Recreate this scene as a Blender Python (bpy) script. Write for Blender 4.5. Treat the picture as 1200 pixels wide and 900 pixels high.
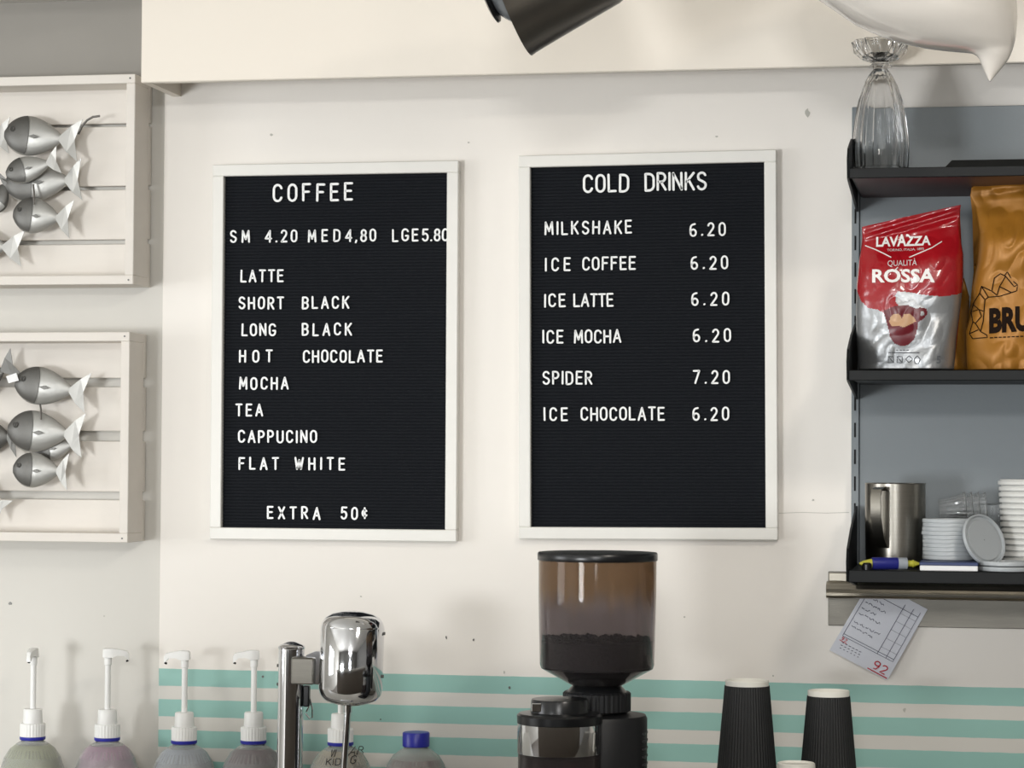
import bpy, math, random
from mathutils import Vector, Matrix, noise
for o in list(bpy.data.objects): bpy.data.objects.remove(o)
S = bpy.context.scene; COL = S.collection
PI = math.pi
# ------------------------------------------------------------------ camera
F, YAW, PITCH, ROLL, D, CZ = 2907.3, .1865, .0288, .0059, 3.8174, 1.6
RM = Matrix.Rotation(YAW, 3, 'Z') @ Matrix.Rotation(PI/2+PITCH, 3, 'X') @ Matrix.Rotation(ROLL, 3, 'Z')
CP = Vector((0, -D, CZ))
cd = bpy.data.cameras.new('camera'); cam = bpy.data.objects.new('camera', cd); COL.objects.link(cam)
cam.matrix_world = Matrix.Translation(CP) @ RM.to_4x4()
cd.sensor_width = 36; cd.lens = F/1200*36; cd.clip_start = .05
S.camera = cam
def P(px, py, Y):
    "world point on the plane y=Y that stands at pixel (px,py) of the 1200x900 photograph"
    d = RM @ Vector((px-600, 450-py, -F)); t = (Y+D)/d.y
    return CP + d*t
def SC(px, py, Y): return 1/(P(px+1, py, Y)-P(px, py, Y)).length      # pixels per metre there
# ------------------------------------------------------------------ world, lights, exposure
def L(r, g, b):
    f = lambda c: (c/255/12.92 if c/255 <= .04045 else ((c/255+.055)/1.055)**2.4)
    return (f(r), f(g), f(b), 1)
w = bpy.data.worlds.new('world'); S.world = w; w.use_nodes = True
bg = w.node_tree.nodes['Background']; bg.inputs[0].default_value = L(214, 226, 240); bg.inputs[1].default_value = 1.6
def area(name, loc, target, sx, sy, power, col):
    l = bpy.data.lights.new(name, 'AREA'); l.shape = 'RECTANGLE'; l.size = sx; l.size_y = sy; l.energy = power; l.color = col[:3]
    o = bpy.data.objects.new(name, l); COL.objects.link(o); o.location = loc
    o.rotation_euler = (Vector(target)-Vector(loc)).to_track_quat('-Z', 'Y').to_euler(); return o
area('window_daylight', (-3.0, -6.36, 1.12), (-3.0, 0, 1.12), 1.1, .92, 190, (.97, .99, 1))
area('door_daylight', (.1, -6.36, 1.5), (.1, 0, 1.5), .5, .9, 22, (.95, .98, 1))
area('added_high_light', (.1, -6.36, 2.7), (.1, 0, 2.6), .7, .24, 62, (1, .99, .97))  # high far source, added as a transom to cast the bulkhead's shadow edge
area('ceiling_panel_light', (.75, -2.6, 2.83), (.75, -2.6, 0), .3, .6, 42, (1, .93, .84))
area('side_window_daylight', (-4.42, -2.2, 1.6), (0, -2.2, 1.6), 1.4, 1.2, 48, (.98, .99, 1))
S.view_settings.view_transform = 'Standard'; S.view_settings.look = 'None'
S.view_settings.exposure = -0.15; S.view_settings.gamma = 1; S.view_settings.use_curve_mapping = False
# ------------------------------------------------------------------ materials
def mat(name, col, rough=.5, metal=0, trans=0, ior=1.45, bump=0, bscale=40, var=0, vscale=8, stretch=(1,1,1), coat=0, spec=.5, bdetail=3):
    m = bpy.data.materials.new(name); m.use_nodes = True; nt = m.node_tree; b = nt.nodes['Principled BSDF']
    b.inputs['Base Color'].default_value = col; b.inputs['Roughness'].default_value = rough; b.inputs['Metallic'].default_value = metal
    b.inputs['Transmission Weight'].default_value = trans; b.inputs['IOR'].default_value = ior; b.inputs['Coat Weight'].default_value = coat
    b.inputs['Specular IOR Level'].default_value = spec
    tc = nt.nodes.new('ShaderNodeTexCoord'); mp = nt.nodes.new('ShaderNodeMapping'); mp.inputs['Scale'].default_value = stretch
    nt.links.new(tc.outputs['Object'], mp.inputs['Vector'])
    n = nt.nodes.new('ShaderNodeTexNoise'); n.inputs['Scale'].default_value = vscale; n.inputs['Detail'].default_value = 4
    nt.links.new(mp.outputs[0], n.inputs['Vector'])
    r = nt.nodes.new('ShaderNodeMix'); r.data_type = 'RGBA'
    v = var if var else .04
    r.inputs[6].default_value = tuple(c*(1-v) for c in col[:3])+(1,); r.inputs[7].default_value = tuple(min(1, c*(1+v*.6)) for c in col[:3])+(1,)
    nt.links.new(n.outputs['Fac'], r.inputs[0]); nt.links.new(r.outputs[2], b.inputs['Base Color'])
    if bump:
        n2 = nt.nodes.new('ShaderNodeTexNoise'); n2.inputs['Scale'].default_value = bscale; n2.inputs['Detail'].default_value = bdetail
        nt.links.new(mp.outputs[0], n2.inputs['Vector'])
        bp = nt.nodes.new('ShaderNodeBump'); bp.inputs['Strength'].default_value = bump; bp.inputs['Distance'].default_value = .003
        nt.links.new(n2.outputs['Fac'], bp.inputs['Height']); nt.links.new(bp.outputs[0], b.inputs['Normal'])
    return m
M = dict(
 wall=mat('wall_paint', L(233,228,221), .55, bump=.12, bscale=25, var=.03, vscale=2.5),
 wall2=mat('side_wall_paint', L(206,203,196), .6, bump=.12, bscale=22, var=.04, vscale=3),
 shade_tint=mat('grey_beige_shade_tint', L(146,142,135), .6, bump=.12, bscale=22, var=.1, vscale=5),  # upper-left wall shade, put into the colour
 cream=mat('cream_gloss_paint', L(230,222,210), .35, bump=.1, bscale=14, var=.02, vscale=4),
 room=mat('room_paint', L(128,128,126), .7), floor=mat('floor_boards', L(96,90,84), .5, stretch=(1,8,1), var=.3),
 ceil=mat('ceiling_paint', L(236,234,228), .7),
 fpaint=mat('board_frame_paint', L(226,224,218), .4, var=.03, vscale=20),
 felt=mat('black_felt', L(27,29,33), .95, bump=.3, bscale=400, spec=.15), 
 letter=mat('white_letter_plastic', L(240,241,240), .35),
 crate=mat('white_washed_timber', L(218,212,204), .6, bump=.25, bscale=18, var=.07, vscale=14, stretch=(.25,1,2)),
 tin=mat('dull_tin', L(170,169,165), .42, .6, bump=.35, bscale=30, var=.2, vscale=24),
 tind=mat('dark_tin', L(106,105,102), .45, .75, bump=.2, bscale=30, var=.2, vscale=30),
 wire=mat('wire', L(95,92,88), .4, .8),
 grey=mat('grey_powder_coat', L(122,129,133), .45, bump=.05, bscale=200),
 black=mat('black_powder_coat', L(17,19,20), .45, spec=.22), dark=mat('slot_dark', L(8,8,9), .9),
 steel=mat('brushed_steel', L(146,142,134), .3, 1, bump=.05, bscale=60, stretch=(1,1,14), var=.12, vscale=20),
 rail=mat('steel_back_plate', L(116,113,106), .42, 1, bump=.06, bscale=50, stretch=(1,1,10), var=.25, vscale=10),
 steelh=mat('worn_steel_rail', L(168,162,150), .32, 1, bump=.06, bscale=50, stretch=(1,1,10), var=.25, vscale=10),
 chrome=mat('chrome', L(216,217,220), .07, 1),
 blackp=mat('black_plastic', L(17,18,20), .28), blackm=mat('black_matt_paint', L(20,21,24), .5),
 smoke=mat('smoked_plastic', L(150,143,138), .06, trans=1, ior=1.2),
 bean=mat('coffee_beans', L(16,11,9), .5, bump=.5, bscale=200, var=.5, vscale=120),
 ground=mat('brown_coffee_grounds', L(60,38,28), .6, bump=.4, bscale=200, var=.3, vscale=60),
 white=mat('white_plastic', L(232,232,230), .35), tub=mat('tub_lid_plastic', L(208,208,204), .4), lid=mat('milky_lid_plastic', L(188,193,196), .32, trans=.2, var=.03),
 blue=mat('blue_cap_plastic', L(40,44,150), .35),
 milky=mat('milky_bottle_plastic', L(236,238,236), .22, trans=.85, ior=1.3, bump=.04, bscale=30),
 paperw=mat('white_paper', L(233,233,233), .7), cupw=mat('white_cup_paper', L(232,230,222), .6),
 ripple=mat('black_ripple_card', L(30,31,32), .62, bump=.1, bscale=200),
 glass=mat('clear_glass', (1,1,1,1), .02, trans=1, ior=1.45), clear=mat('clear_plastic', L(250,252,253), .1, trans=.9, ior=1.38),
 red=mat('red_foil', L(156,18,28), .26, 0, bump=.4, bscale=42, var=.1, vscale=16, coat=.4),
 silver=mat('silver_foil', L(158,160,162), .36, .7, bump=.5, bscale=45, var=.15, vscale=12),
 pwhite=mat('print_white', L(236,232,228), .35), maroon=mat('print_maroon', L(98,16,28), .3), froth=mat('print_tan', L(190,150,112), .4),
 pgrey=mat('print_grey', L(95,98,102), .5), palered=mat('print_pale', L(214,208,206), .4),
 gold=mat('gold_foil', L(160,108,36), .42, .2, bump=.5, bscale=16, var=.12, vscale=10), ink=mat('dark_brown_ink', L(34,25,20), .95, spec=.05),
 reflection_tint=mat('painted_red_reflection', L(74,52,54), .5),
 gloss=mat('glossy_white_ceramic', L(226,220,212), .16, coat=.5),
 lampm=mat('dark_spot_metal', L(112,108,102), .32, .85, bump=.03, bscale=60), lampg=mat('grey_lamp_glass', L(120,124,128), .25, .3),
 ticket=mat('ticket_paper', L(206,208,216), .75, var=.03, vscale=40), tink=mat('ticket_blue_grey_ink', L(84,86,104), .8), tred=mat('ticket_red_ink', L(190,36,50), .8),
 yellow=mat('yellow_plastic', L(178,174,60), .4), pblue=mat('pen_blue_label', L(36,40,120), .35), pgy=mat('pen_grey_label', L(150,156,164), .4),
 navy=mat('navy_cover', L(52,64,104), .45), marker=mat('marker_ink', L(40,36,34), .7), counter=mat('counter_laminate', L(190,188,182), .4),
 chipd=mat('chipped_paint', L(182,180,172), .8), cab=mat('cabinet_panel', L(120,112,104), .6),
)
# stripes painted on the wall: bands of height in the wall material
def striped():
    m = mat('striped_wall_paint', L(233,228,221), .55, bump=.12, bscale=25, var=.03, vscale=2.5)
    nt = m.node_tree; b = nt.nodes['Principled BSDF']; base = b.inputs['Base Color'].links[0].from_socket
    geo = nt.nodes.new('ShaderNodeNewGeometry'); sp = nt.nodes.new('ShaderNodeSeparateXYZ'); nt.links.new(geo.outputs['Position'], sp.inputs[0])
    nz = nt.nodes.new('ShaderNodeTexNoise'); nz.inputs['Scale'].default_value = 40; nt.links.new(geo.outputs['Position'], nz.inputs['Vector'])
    def mth(op, a, bb, c=None):
        n = nt.nodes.new('ShaderNodeMath'); n.operation = op
        for i, v in enumerate((a, bb, c)):
            if v is None: continue
            if isinstance(v, (int, float)): n.inputs[i].default_value = v
            else: nt.links.new(v, n.inputs[i])
        return n.outputs[0]
    z = mth('ADD', sp.outputs['Z'], mth('MULTIPLY', mth('SUBTRACT', nz.outputs['Fac'], .5), .0016))
    z0 = P(500, 790.5, -.005).z; z1 = P(500, 811, -.005).z; z2 = P(500, 827, -.005).z
    pitch = z0-z2; bw = (z0-z1)/pitch
    ph = mth('FRACT', mth('DIVIDE', mth('SUBTRACT', z0, z), pitch), 0)
    on = mth('MULTIPLY', mth('LESS_THAN', ph, bw), mth('MULTIPLY', mth('LESS_THAN', z, z0), mth('GREATER_THAN', z, z0-pitch*4)))
    mid = mth('MULTIPLY', mth('LESS_THAN', z, z0), mth('GREATER_THAN', z, z0-pitch*4))
    x1 = nt.nodes.new('ShaderNodeMix'); x1.data_type = 'RGBA'; nt.links.new(mid, x1.inputs[0]); nt.links.new(base, x1.inputs[6]); x1.inputs[7].default_value = L(214,211,204)
    x2 = nt.nodes.new('ShaderNodeMix'); x2.data_type = 'RGBA'; nt.links.new(on, x2.inputs[0]); nt.links.new(x1.outputs[2], x2.inputs[6]); x2.inputs[7].default_value = L(148,192,183)
    nt.links.new(x2.outputs[2], b.inputs['Base Color'])
    return m
M['stripe'] = striped()
def hopper_mat():
    m = M['smoke']; nt = m.node_tree; b = nt.nodes['Principled BSDF']
    # brown oily residue clinging to the upper half of the plastic
    geo = nt.nodes.new('ShaderNodeNewGeometry'); sp = nt.nodes.new('ShaderNodeSeparateXYZ'); nt.links.new(geo.outputs['Position'], sp.inputs[0])
    mp = nt.nodes.new('ShaderNodeMapping'); mp.inputs['Scale'].default_value = (60, 60, 9); nt.links.new(geo.outputs['Position'], mp.inputs[0])
    nz = nt.nodes.new('ShaderNodeTexNoise'); nz.inputs['Scale'].default_value = 1; nt.links.new(mp.outputs[0], nz.inputs['Vector'])
    ad = nt.nodes.new('ShaderNodeMath'); ad.operation = 'MULTIPLY_ADD'; nt.links.new(nz.outputs['Fac'], ad.inputs[0]); ad.inputs[1].default_value = .07; nt.links.new(sp.outputs['Z'], ad.inputs[2])
    mr = nt.nodes.new('ShaderNodeMapRange'); nt.links.new(ad.outputs[0], mr.inputs[0]); zm = P(700, 702, -.42).z+.035
    mr.inputs[1].default_value = zm-.016; mr.inputs[2].default_value = zm+.012
    mx = nt.nodes.new('ShaderNodeMix'); mx.data_type = 'RGBA'; nt.links.new(mr.outputs[0], mx.inputs[0]); mx.inputs[6].default_value = L(166,159,160); mx.inputs[7].default_value = L(162,139,115)
    nt.links.new(mx.outputs[2], b.inputs['Base Color'])
    mr2 = nt.nodes.new('ShaderNodeMapRange'); nt.links.new(ad.outputs[0], mr2.inputs[0]); mr2.inputs[1].default_value = zm-.016; mr2.inputs[2].default_value = zm+.012; mr2.inputs[3].default_value = .95; mr2.inputs[4].default_value = .80
    nt.links.new(mr2.outputs[0], b.inputs['Transmission Weight'])
    return m
hopper_mat()
# ------------------------------------------------------------------ mesh building
class MB:
    def __init__(s): s.v = []; s.f = []; s.m = []; s.mi = 0
    def quad(s, *pts):
        n = len(s.v); s.v += [Vector(p) for p in pts]; s.f.append(tuple(range(n, n+len(pts)))); s.m.append(s.mi); return s
    def add(s, vs, fs):
        n = len(s.v); s.v += [Vector(p) for p in vs]; s.f += [tuple(i+n for i in f) for f in fs]; s.m += [s.mi]*len(fs); return s
    def box(s, x0, x1, y0, y1, z0, z1, bev=0):
        x0, x1 = sorted((x0, x1)); y0, y1 = sorted((y0, y1)); z0, z1 = sorted((z0, z1))
        if bev <= 0:
            vs = [(x, y, z) for x in (x0, x1) for y in (y0, y1) for z in (z0, z1)]
            return s.add(vs, [(0,1,3,2),(4,6,7,5),(0,4,5,1),(2,3,7,6),(0,2,6,4),(1,5,7,3)])
        b = bev; vs = []
        for x, sx in ((x0, 1), (x1, -1)):
            for y, sy in ((y0, 1), (y1, -1)):
                for z, sz in ((z0, 1), (z1, -1)):
                    vs += [(x, y+sy*b, z+sz*b), (x+sx*b, y, z+sz*b), (x+sx*b, y+sy*b, z)]
        I = lambda a, c, e, k: ((a*2+c)*2+e)*3+k
        fs = [(I(a,0,0,0), I(a,0,1,0), I(a,1,1,0), I(a,1,0,0)) for a in (0,1)]
        fs += [(I(0,c,0,1), I(0,c,1,1), I(1,c,1,1), I(1,c,0,1)) for c in (0,1)]
        fs += [(I(0,0,e,2), I(0,1,e,2), I(1,1,e,2), I(1,0,e,2)) for e in (0,1)]
        for a in (0,1):
            for c in (0,1): fs.append((I(a,c,0,0), I(a,c,1,0), I(a,c,1,1), I(a,c,0,1)))
            for e in (0,1): fs.append((I(a,0,e,0), I(a,1,e,0), I(a,1,e,2), I(a,0,e,2)))
        for c in (0,1):
            for e in (0,1): fs.append((I(0,c,e,1), I(1,c,e,1), I(1,c,e,2), I(0,c,e,2)))
        fs += [(I(a,c,e,0), I(a,c,e,1), I(a,c,e,2)) for a in (0,1) for c in (0,1) for e in (0,1)]
        return s.add(vs, fs)
    def rings(s, rings, closed=True, caps=True):
        n = len(rings[0]); vs = [p for r in rings for p in r]; fs = []
        for i in range(len(rings)-1):
            for j in range(n if closed else n-1):
                k = (j+1) % n; fs.append((i*n+j, i*n+k, (i+1)*n+k, (i+1)*n+j))
        if caps: fs += [tuple(range(n-1, -1, -1)), tuple(range((len(rings)-1)*n, len(rings)*n))]
        return s.add(vs, fs)
    def lathe(s, c, prof, n=40, rf=None, caps=True):
        "prof = [(radius, z)] about the vertical through c"
        rs = []
        for r, z in prof:
            rs.append([(c[0]+(r if not rf else rf(r, z, 2*PI*j/n))*math.cos(2*PI*j/n), c[1]+(r if not rf else rf(r, z, 2*PI*j/n))*math.sin(2*PI*j/n), c[2]+z) for j in range(n)])
        return s.rings(rs, True, caps)
    def tube(s, pts, r, n=8, caps=True):
        pts = [Vector(p) for p in pts]; rs = []; up = None
        for i, p in enumerate(pts):
            d = (pts[min(i+1, len(pts)-1)]-pts[max(i-1, 0)]).normalized()
            if up is None: up = Vector((0,0,1)) if abs(d.z) < .9 else Vector((1,0,0))
            a = d.cross(up).normalized(); b = a.cross(d).normalized(); up = b
            rr = r[i] if isinstance(r, (list, tuple)) else r
            rs.append([p+a*rr*math.cos(2*PI*j/n)+b*rr*math.sin(2*PI*j/n) for j in range(n)])
        return s.rings(rs, True, caps)
    def prism(s, pts, off):
        "closed polygon pts extruded by the vector off"
        n = len(pts); off = Vector(off); vs = [Vector(p) for p in pts]+[Vector(p)+off for p in pts]
        return s.add(vs, [tuple(range(n)), tuple(range(2*n-1, n-1, -1))]+[(i, i+n, (i+1) % n+n, (i+1) % n) for i in range(n)])
    def xf(s, mtx):
        s.v = [mtx @ p for p in s.v]; return s
    def mesh(s, name, mats, origin=(0,0,0), smooth=False, angle=.6):
        me = bpy.data.meshes.new(name); o = Vector(origin)
        me.from_pydata([tuple(p-o) for p in s.v], [], s.f)
        for m in (mats if isinstance(mats, (list, tuple)) else [mats]): me.materials.append(m)
        me.polygons.foreach_set('material_index', s.m)
        me.update(); me.validate()
        import bmesh
        b = bmesh.new(); b.from_mesh(me); bmesh.ops.remove_doubles(b, verts=b.verts, dist=1e-6) if smooth else None; bmesh.ops.recalc_face_normals(b, faces=b.faces); b.to_mesh(me); b.free()
        if smooth:
            me.polygons.foreach_set('use_smooth', [True]*len(me.polygons)); me.set_sharp_from_angle(angle=angle)
        return me
def tag(o, label=None, cat=None, group=None, kind=None):
    if label: o['label'] = label
    if cat: o['category'] = cat
    if group: o['group'] = group
    if kind: o['kind'] = kind
    return o
def origin_of(o):
    v = Vector(o.location)
    while o.parent: o = o.parent; v += Vector(o.location)
    return v
def thing(name, label, cat, loc, group=None):
    o = bpy.data.objects.new(name, None); o.location = loc; o.empty_display_size = .02; COL.objects.link(o); return tag(o, label, cat, group)
def part(name, mb, m, parent, smooth=False, label=None, kind=None, angle=.6):
    og = origin_of(parent) if parent else Vector((0,0,0))
    o = bpy.data.objects.new(name, mb.mesh(name, m, og, smooth, angle)); COL.objects.link(o)
    if parent: o.parent = parent
    return tag(o, label, kind=kind)
def solo(name, mb, m, loc, label, cat, smooth=False, group=None):
    o = bpy.data.objects.new(name, mb.mesh(name, m, loc, smooth)); o.location = loc; COL.objects.link(o); return tag(o, label, cat, group)
def struct(name, mb, m, smooth=False, parent=None):
    o = part(name, mb, m, parent, smooth)
    if not parent: o['kind'] = 'structure'
    return o
def copy_tree(o, parent=None):
    c = o.copy(); COL.objects.link(c)
    if parent: c.parent = parent
    for ch in list(o.children): copy_tree(ch, c)
    return c
# ------------------------------------------------------------------ the setting
XL, XR, YB, ZC = -4.5, 3.0, -6.5, 2.9
xs = P(190, 500, 0).x
struct('floor', MB().box(XL, XR, YB, 0, -.05, 0), M['floor'])
struct('ceiling', MB().box(XL, XR, YB, 0, ZC, ZC+.05), M['ceil'])
wb = struct('wall_back', MB().box(XL, XR, 0, .1, 0, ZC), M['wall2'])
part('wall_panel', MB().box(xs, XR, -.005, .0, .9, ZC, .001), M['stripe'], wb, label='white wall sheet with mint green painted stripes')
# wall behind the camera: real openings for a window and a glazed door
m = MB()
for x0, x1, z0, z1 in ((XL,-3.6,0,ZC), (-3.6,-2.4,0,.6), (-3.6,-2.4,1.65,ZC), (-2.4,-.3,0,ZC), (-.3,.5,2.25,2.55), (-.3,.5,2.85,ZC), (-.3,-.2,0,2.25), (.4,.5,0,2.25), (-.2,.4,0,.2), (.5,XR,0,ZC)):
    m.box(x0, x1, YB-.1, YB, z0, z1)
struct('wall_front', m, M['room'])
m = MB()
for x0, x1, z0, z1 in ((-3.6,-3.55,.6,1.65), (-2.45,-2.4,.6,1.65), (-3.55,-2.45,.6,.65), (-3.55,-2.45,1.6,1.65), (-3.02,-2.98,.65,1.6)): m.box(x0, x1, YB-.07, YB-.02, z0, z1)
struct('window_1', m, M['fpaint'])
m = MB()
for x0, x1, z0, z1 in ((-.2,-.15,.2,2.25), (.35,.4,.2,2.25), (-.15,.35,.2,.28), (-.15,.35,2.18,2.25)): m.box(x0, x1, YB-.07, YB-.02, z0, z1)
struct('door_1', m, M['fpaint'])
struct('wall_right', MB().box(XR, XR+.1, YB, 0, 0, ZC), M['room'])
m = MB()
for y0, y1, z0, z1 in ((YB,-2.95,0,ZC), (-1.45,0,0,ZC), (-2.95,-1.45,0,.95), (-2.95,-1.45,2.25,ZC)): m.box(XL-.1, XL, y0, y1, z0, z1)
struct('wall_left', m, M['wall2'])
m = MB()
for y0, y1, z0, z1 in ((-2.95,-2.9,.95,2.25), (-1.5,-1.45,.95,2.25), (-2.9,-1.5,.95,1.0), (-2.9,-1.5,2.2,2.25)): m.box(XL-.07, XL-.02, y0, y1, z0, z1)
struct('window_2', m, M['fpaint'])
# bulkhead over the wall: a hollow box of boards, front board and end board
bx = P(165, 97, -.16).x; bz = P(165, 97, -.16).z
bk = struct('trim_1', MB().box(bx, XR, -.16, -.145, bz, ZC, .0015), M['cream'])
part('end_board', MB().box(bx+.0005, bx+.014, -.145, 0, bz+.0005, ZC), M['cream'], bk)
part('inner_shelf', MB().box(bx+.014, XR, -.145, 0, bz+.12, bz+.135), M['wall2'], bk)
zc_ = P(80, -4, -.2).z
struct('added_shade_beam', MB().box(XL, bx-.001, -.30, -.008, zc_+.03, ZC, .002), M['wall2'])  # unseen beam, added to block overhead light from the upper-left wall
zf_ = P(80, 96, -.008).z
struct('painted_shade_board', MB().box(XL, bx+.012, -.008, 0, zf_, ZC, .001), M['shade_tint'])  # thin board added; its darker colour stands in for shade above the crate
# sheet joint line, screw holes and chips on the wall
def blob(px, py, Y, rx, rz, seed):
    random.seed(seed); c = P(px, py, Y); s = 1/SC(px, py, Y); n = 9
    return [(c.x+rx*s*math.cos(2*PI*k/n)*random.uniform(.6, 1.2), Y, c.z+rz*s*math.sin(2*PI*k/n)*random.uniform(.6, 1.2)) for k in range(n)]
for k, (px, py, rx, rz, dk) in enumerate(((12,707,2,2,1), (122,722,1,1,0), (946,132,3,5,0), (953,586,1.5,1.5,0), (523,747,1,2,1), (555,750,1,1.6,1), (318,158,2,1.5,0),
        (549,167,1.5,1,0), (840,160,2,1.2,0), (446,843,1,1,1), (308,793,1.5,1.5,1), (597,806,1.5,2,1), (591,788,.8,2,0), (1060,832,2,3,0), (906,792,1.2,1.2,0), (423,699,1,1,0), (802,723,1.5,1,0))):
    Y = -.0052 if px > 192 else -.0002
    part('paint_chip', MB().prism(blob(px, py, Y, rx, rz, k), (0, -.0006, 0)), M['chipd'] if not dk else M['tind'], wb)
a = P(905, 601.5, -.0052); b_ = P(995, 600.5, -.0052)
part('hairline_crack', MB().tube([a, (a*.6+b_*.4)+Vector((0,0,.0008)), (a*.3+b_*.7)-Vector((0,0,.0006)), b_], .0004, 5), M['chipd'], wb)
# ------------------------------------------------------------------ counter (just below the picture) and machine
CT = .90
ct = thing('counter', 'long pale laminate counter under the bottles and coffee gear', 'counter', (-.6, -.4, 0))
part('worktop', MB().box(-2.6, 1.6, -.8, -.012, CT-.04, CT, .004), M['counter'], ct)
part('base_cabinet', MB().box(-2.55, 1.55, -.74, -.02, .1, CT-.04), M['cab'], ct)
part('plinth', MB().box(-2.5, 1.5, -.68, -.04, 0, .1), M['blackm'], ct)
dc_ = thing('added_shade_counter', 'tall counter added out of view to shade the lower wall', 'counter', (-.05, -1.65, 0))  # added out of view to block low window light
DZ = min(P(px_, 900, y_).z for px_ in (0, 1200) for y_ in (-1.9, -1.42))-.012
part('added_shade_carcass', MB().box(-1.7, 1.6, -1.85, -1.45, .1, DZ-.04, .004), M['cab'], dc_)
part('added_shade_slab', MB().box(-1.73, 1.63, -1.9, -1.42, DZ-.04, DZ, .004), M['counter'], dc_)
part('plinth', MB().box(-1.65, 1.55, -1.8, -1.5, 0, .1), M['blackm'], dc_)  # base of the added shade counter
# ------------------------------------------------------------------ stroke letters for the letter boards
def arc(cx, cz, rx, rz, a0, a1, n=6): return [(cx+rx*math.cos(math.radians(a0+(a1-a0)*i/n)), cz+rz*math.sin(math.radians(a0+(a1-a0)*i/n))) for i in range(n+1)]
W_ = .5
def oval(w=W_): return [arc(w/2, .7, w/2, .3, 0, 180, 8)+arc(w/2, .3, w/2, .3, 180, 360, 8)+[(w, .7)]]
G = {
 'A': (.56, [[(0,0),(.28,1),(.56,0)], [(.1,.32),(.46,.32)]]),
 'B': (.48, [[(0,0),(0,1)]+arc(.24,.76,.22,.24,90,-90,6)+[(0,.52)], [(.24,.52)]+arc(.24,.26,.24,.26,90,-90,6)+[(0,0)]]),
 'C': (.5, [arc(.25,.72,.25,.28,15,180,7)+arc(.25,.28,.25,.28,180,345,7)]),
 'D': (.5, [[(0,0),(0,1),(.2,1)]+arc(.2,.7,.3,.3,90,0,5)+arc(.2,.3,.3,.3,0,-90,5)+[(0,0)]]),
 'E': (.44, [[(.44,1),(0,1),(0,0),(.44,0)], [(0,.53),(.38,.53)]]),
 'F': (.44, [[(.44,1),(0,1),(0,0)], [(0,.53),(.36,.53)]]),
 'G': (.52, [arc(.26,.72,.26,.28,20,180,7)+arc(.26,.28,.26,.28,180,360,7)+[(.52,.42),(.32,.42)]]),
 'H': (.5, [[(0,0),(0,1)], [(.5,0),(.5,1)], [(0,.52),(.5,.52)]]),
 'I': (.0, [[(0,0),(0,1)]]),
 'K': (.5, [[(0,0),(0,1)], [(.48,1),(.02,.42)], [(.16,.6),(.5,0)]]),
 'L': (.42, [[(0,1),(0,0),(.42,0)]]),
 'M': (.62, [[(0,0),(.04,1),(.31,.25),(.58,1),(.62,0)]]),
 'N': (.5, [[(0,0),(0,1),(.5,0),(.5,1)]]),
 'O': (.5, oval()),
 'P': (.46, [[(0,0),(0,1),(.2,1)]+arc(.22,.73,.24,.27,90,-90,6)+[(0,.46)]]),
 'R': (.48, [[(0,0),(0,1),(.2,1)]+arc(.22,.74,.24,.26,90,-90,6)+[(0,.48)], [(.2,.48),(.48,0)]]),
 'S': (.48, [arc(.24,.76,.23,.24,25,180,7)+[(.06,.6),(.4,.42)]+arc(.24,.26,.24,.26,15,-160,8)]),
 'T': (.5, [[(0,1),(.5,1)], [(.25,1),(.25,0)]]),
 'U': (.5, [[(0,1),(0,.28)]+arc(.25,.28,.25,.28,180,360,8)+[(.5,1)]]),
 'V': (.52, [[(0,1),(.26,0),(.52,1)]]),
 'W': (.7, [[(0,1),(.17,0),(.35,.8),(.53,0),(.7,1)]]),
 'X': (.5, [[(0,0),(.5,1)], [(0,1),(.5,0)]]),
 '.': (.06, [[(.02,.02),(.05,.05)]]), ',': (.08, [[(.06,.08),(.0,-.1)]]),
 '0': (.46, oval(.46)),
 '2': (.46, [arc(.23,.74,.22,.26,165,-10,7)+[(.4,.56),(0,0),(.46,0)]]),
 '4': (.52, [[(.4,0),(.4,1),(0,.3),(.52,.3)]]),
 '5': (.46, [[(.44,1),(.06,1),(.03,.55)]+arc(.22,.32,.24,.32,110,-150,9)]),
 '6': (.46, [[(.38,.98),(.2,.94)]+arc(.24,.55,.24,.4,125,180,3)+arc(.23,.27,.23,.27,180,540,12)]),
 '7': (.46, [[(0,1),(.46,1),(.12,0)]]),
 '8': (.46, [arc(.23,.76,.2,.24,0,360,12), arc(.23,.27,.23,.27,0,360,12)]),
 '9': (.46, [arc(.23,.73,.23,.27,0,360,12)+[(.45,.5),(.3,.02),(.1,.02)]]),
 '¢': (.42, [arc(.21,.5,.21,.28,40,320,9), [(.21,.95),(.21,.05)]]),
}
LW = .86
def glyph(ch, h, sw, depth, slant=0):
    "one letter, origin at its lower left, standing in the xz plane, front towards -y"
    m = MB(); r = sw/2
    for st in G[ch][1]:
        pts = [Vector((x*h*LW+slant*z*h, z*(h-sw)+r)) for x, z in st]
        for i in range(len(pts)-1):
            a, b = pts[i], pts[i+1]; d = (b-a)
            if d.length < 1e-6: continue
            n = Vector((-d.y, d.x)).normalized()*r
            m.prism([(p.x, 0, p.y) for p in (a+n, a-n, b-n, b+n)], (0, -depth, 0))
        for k, p in enumerate(pts):
            m.prism([(p.x+r*math.cos(PI/4*q), 0, p.y+r*math.sin(PI/4*q)) for q in range(8)], (0, -depth*(.98), 0))
    return m
GC = {}
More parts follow.
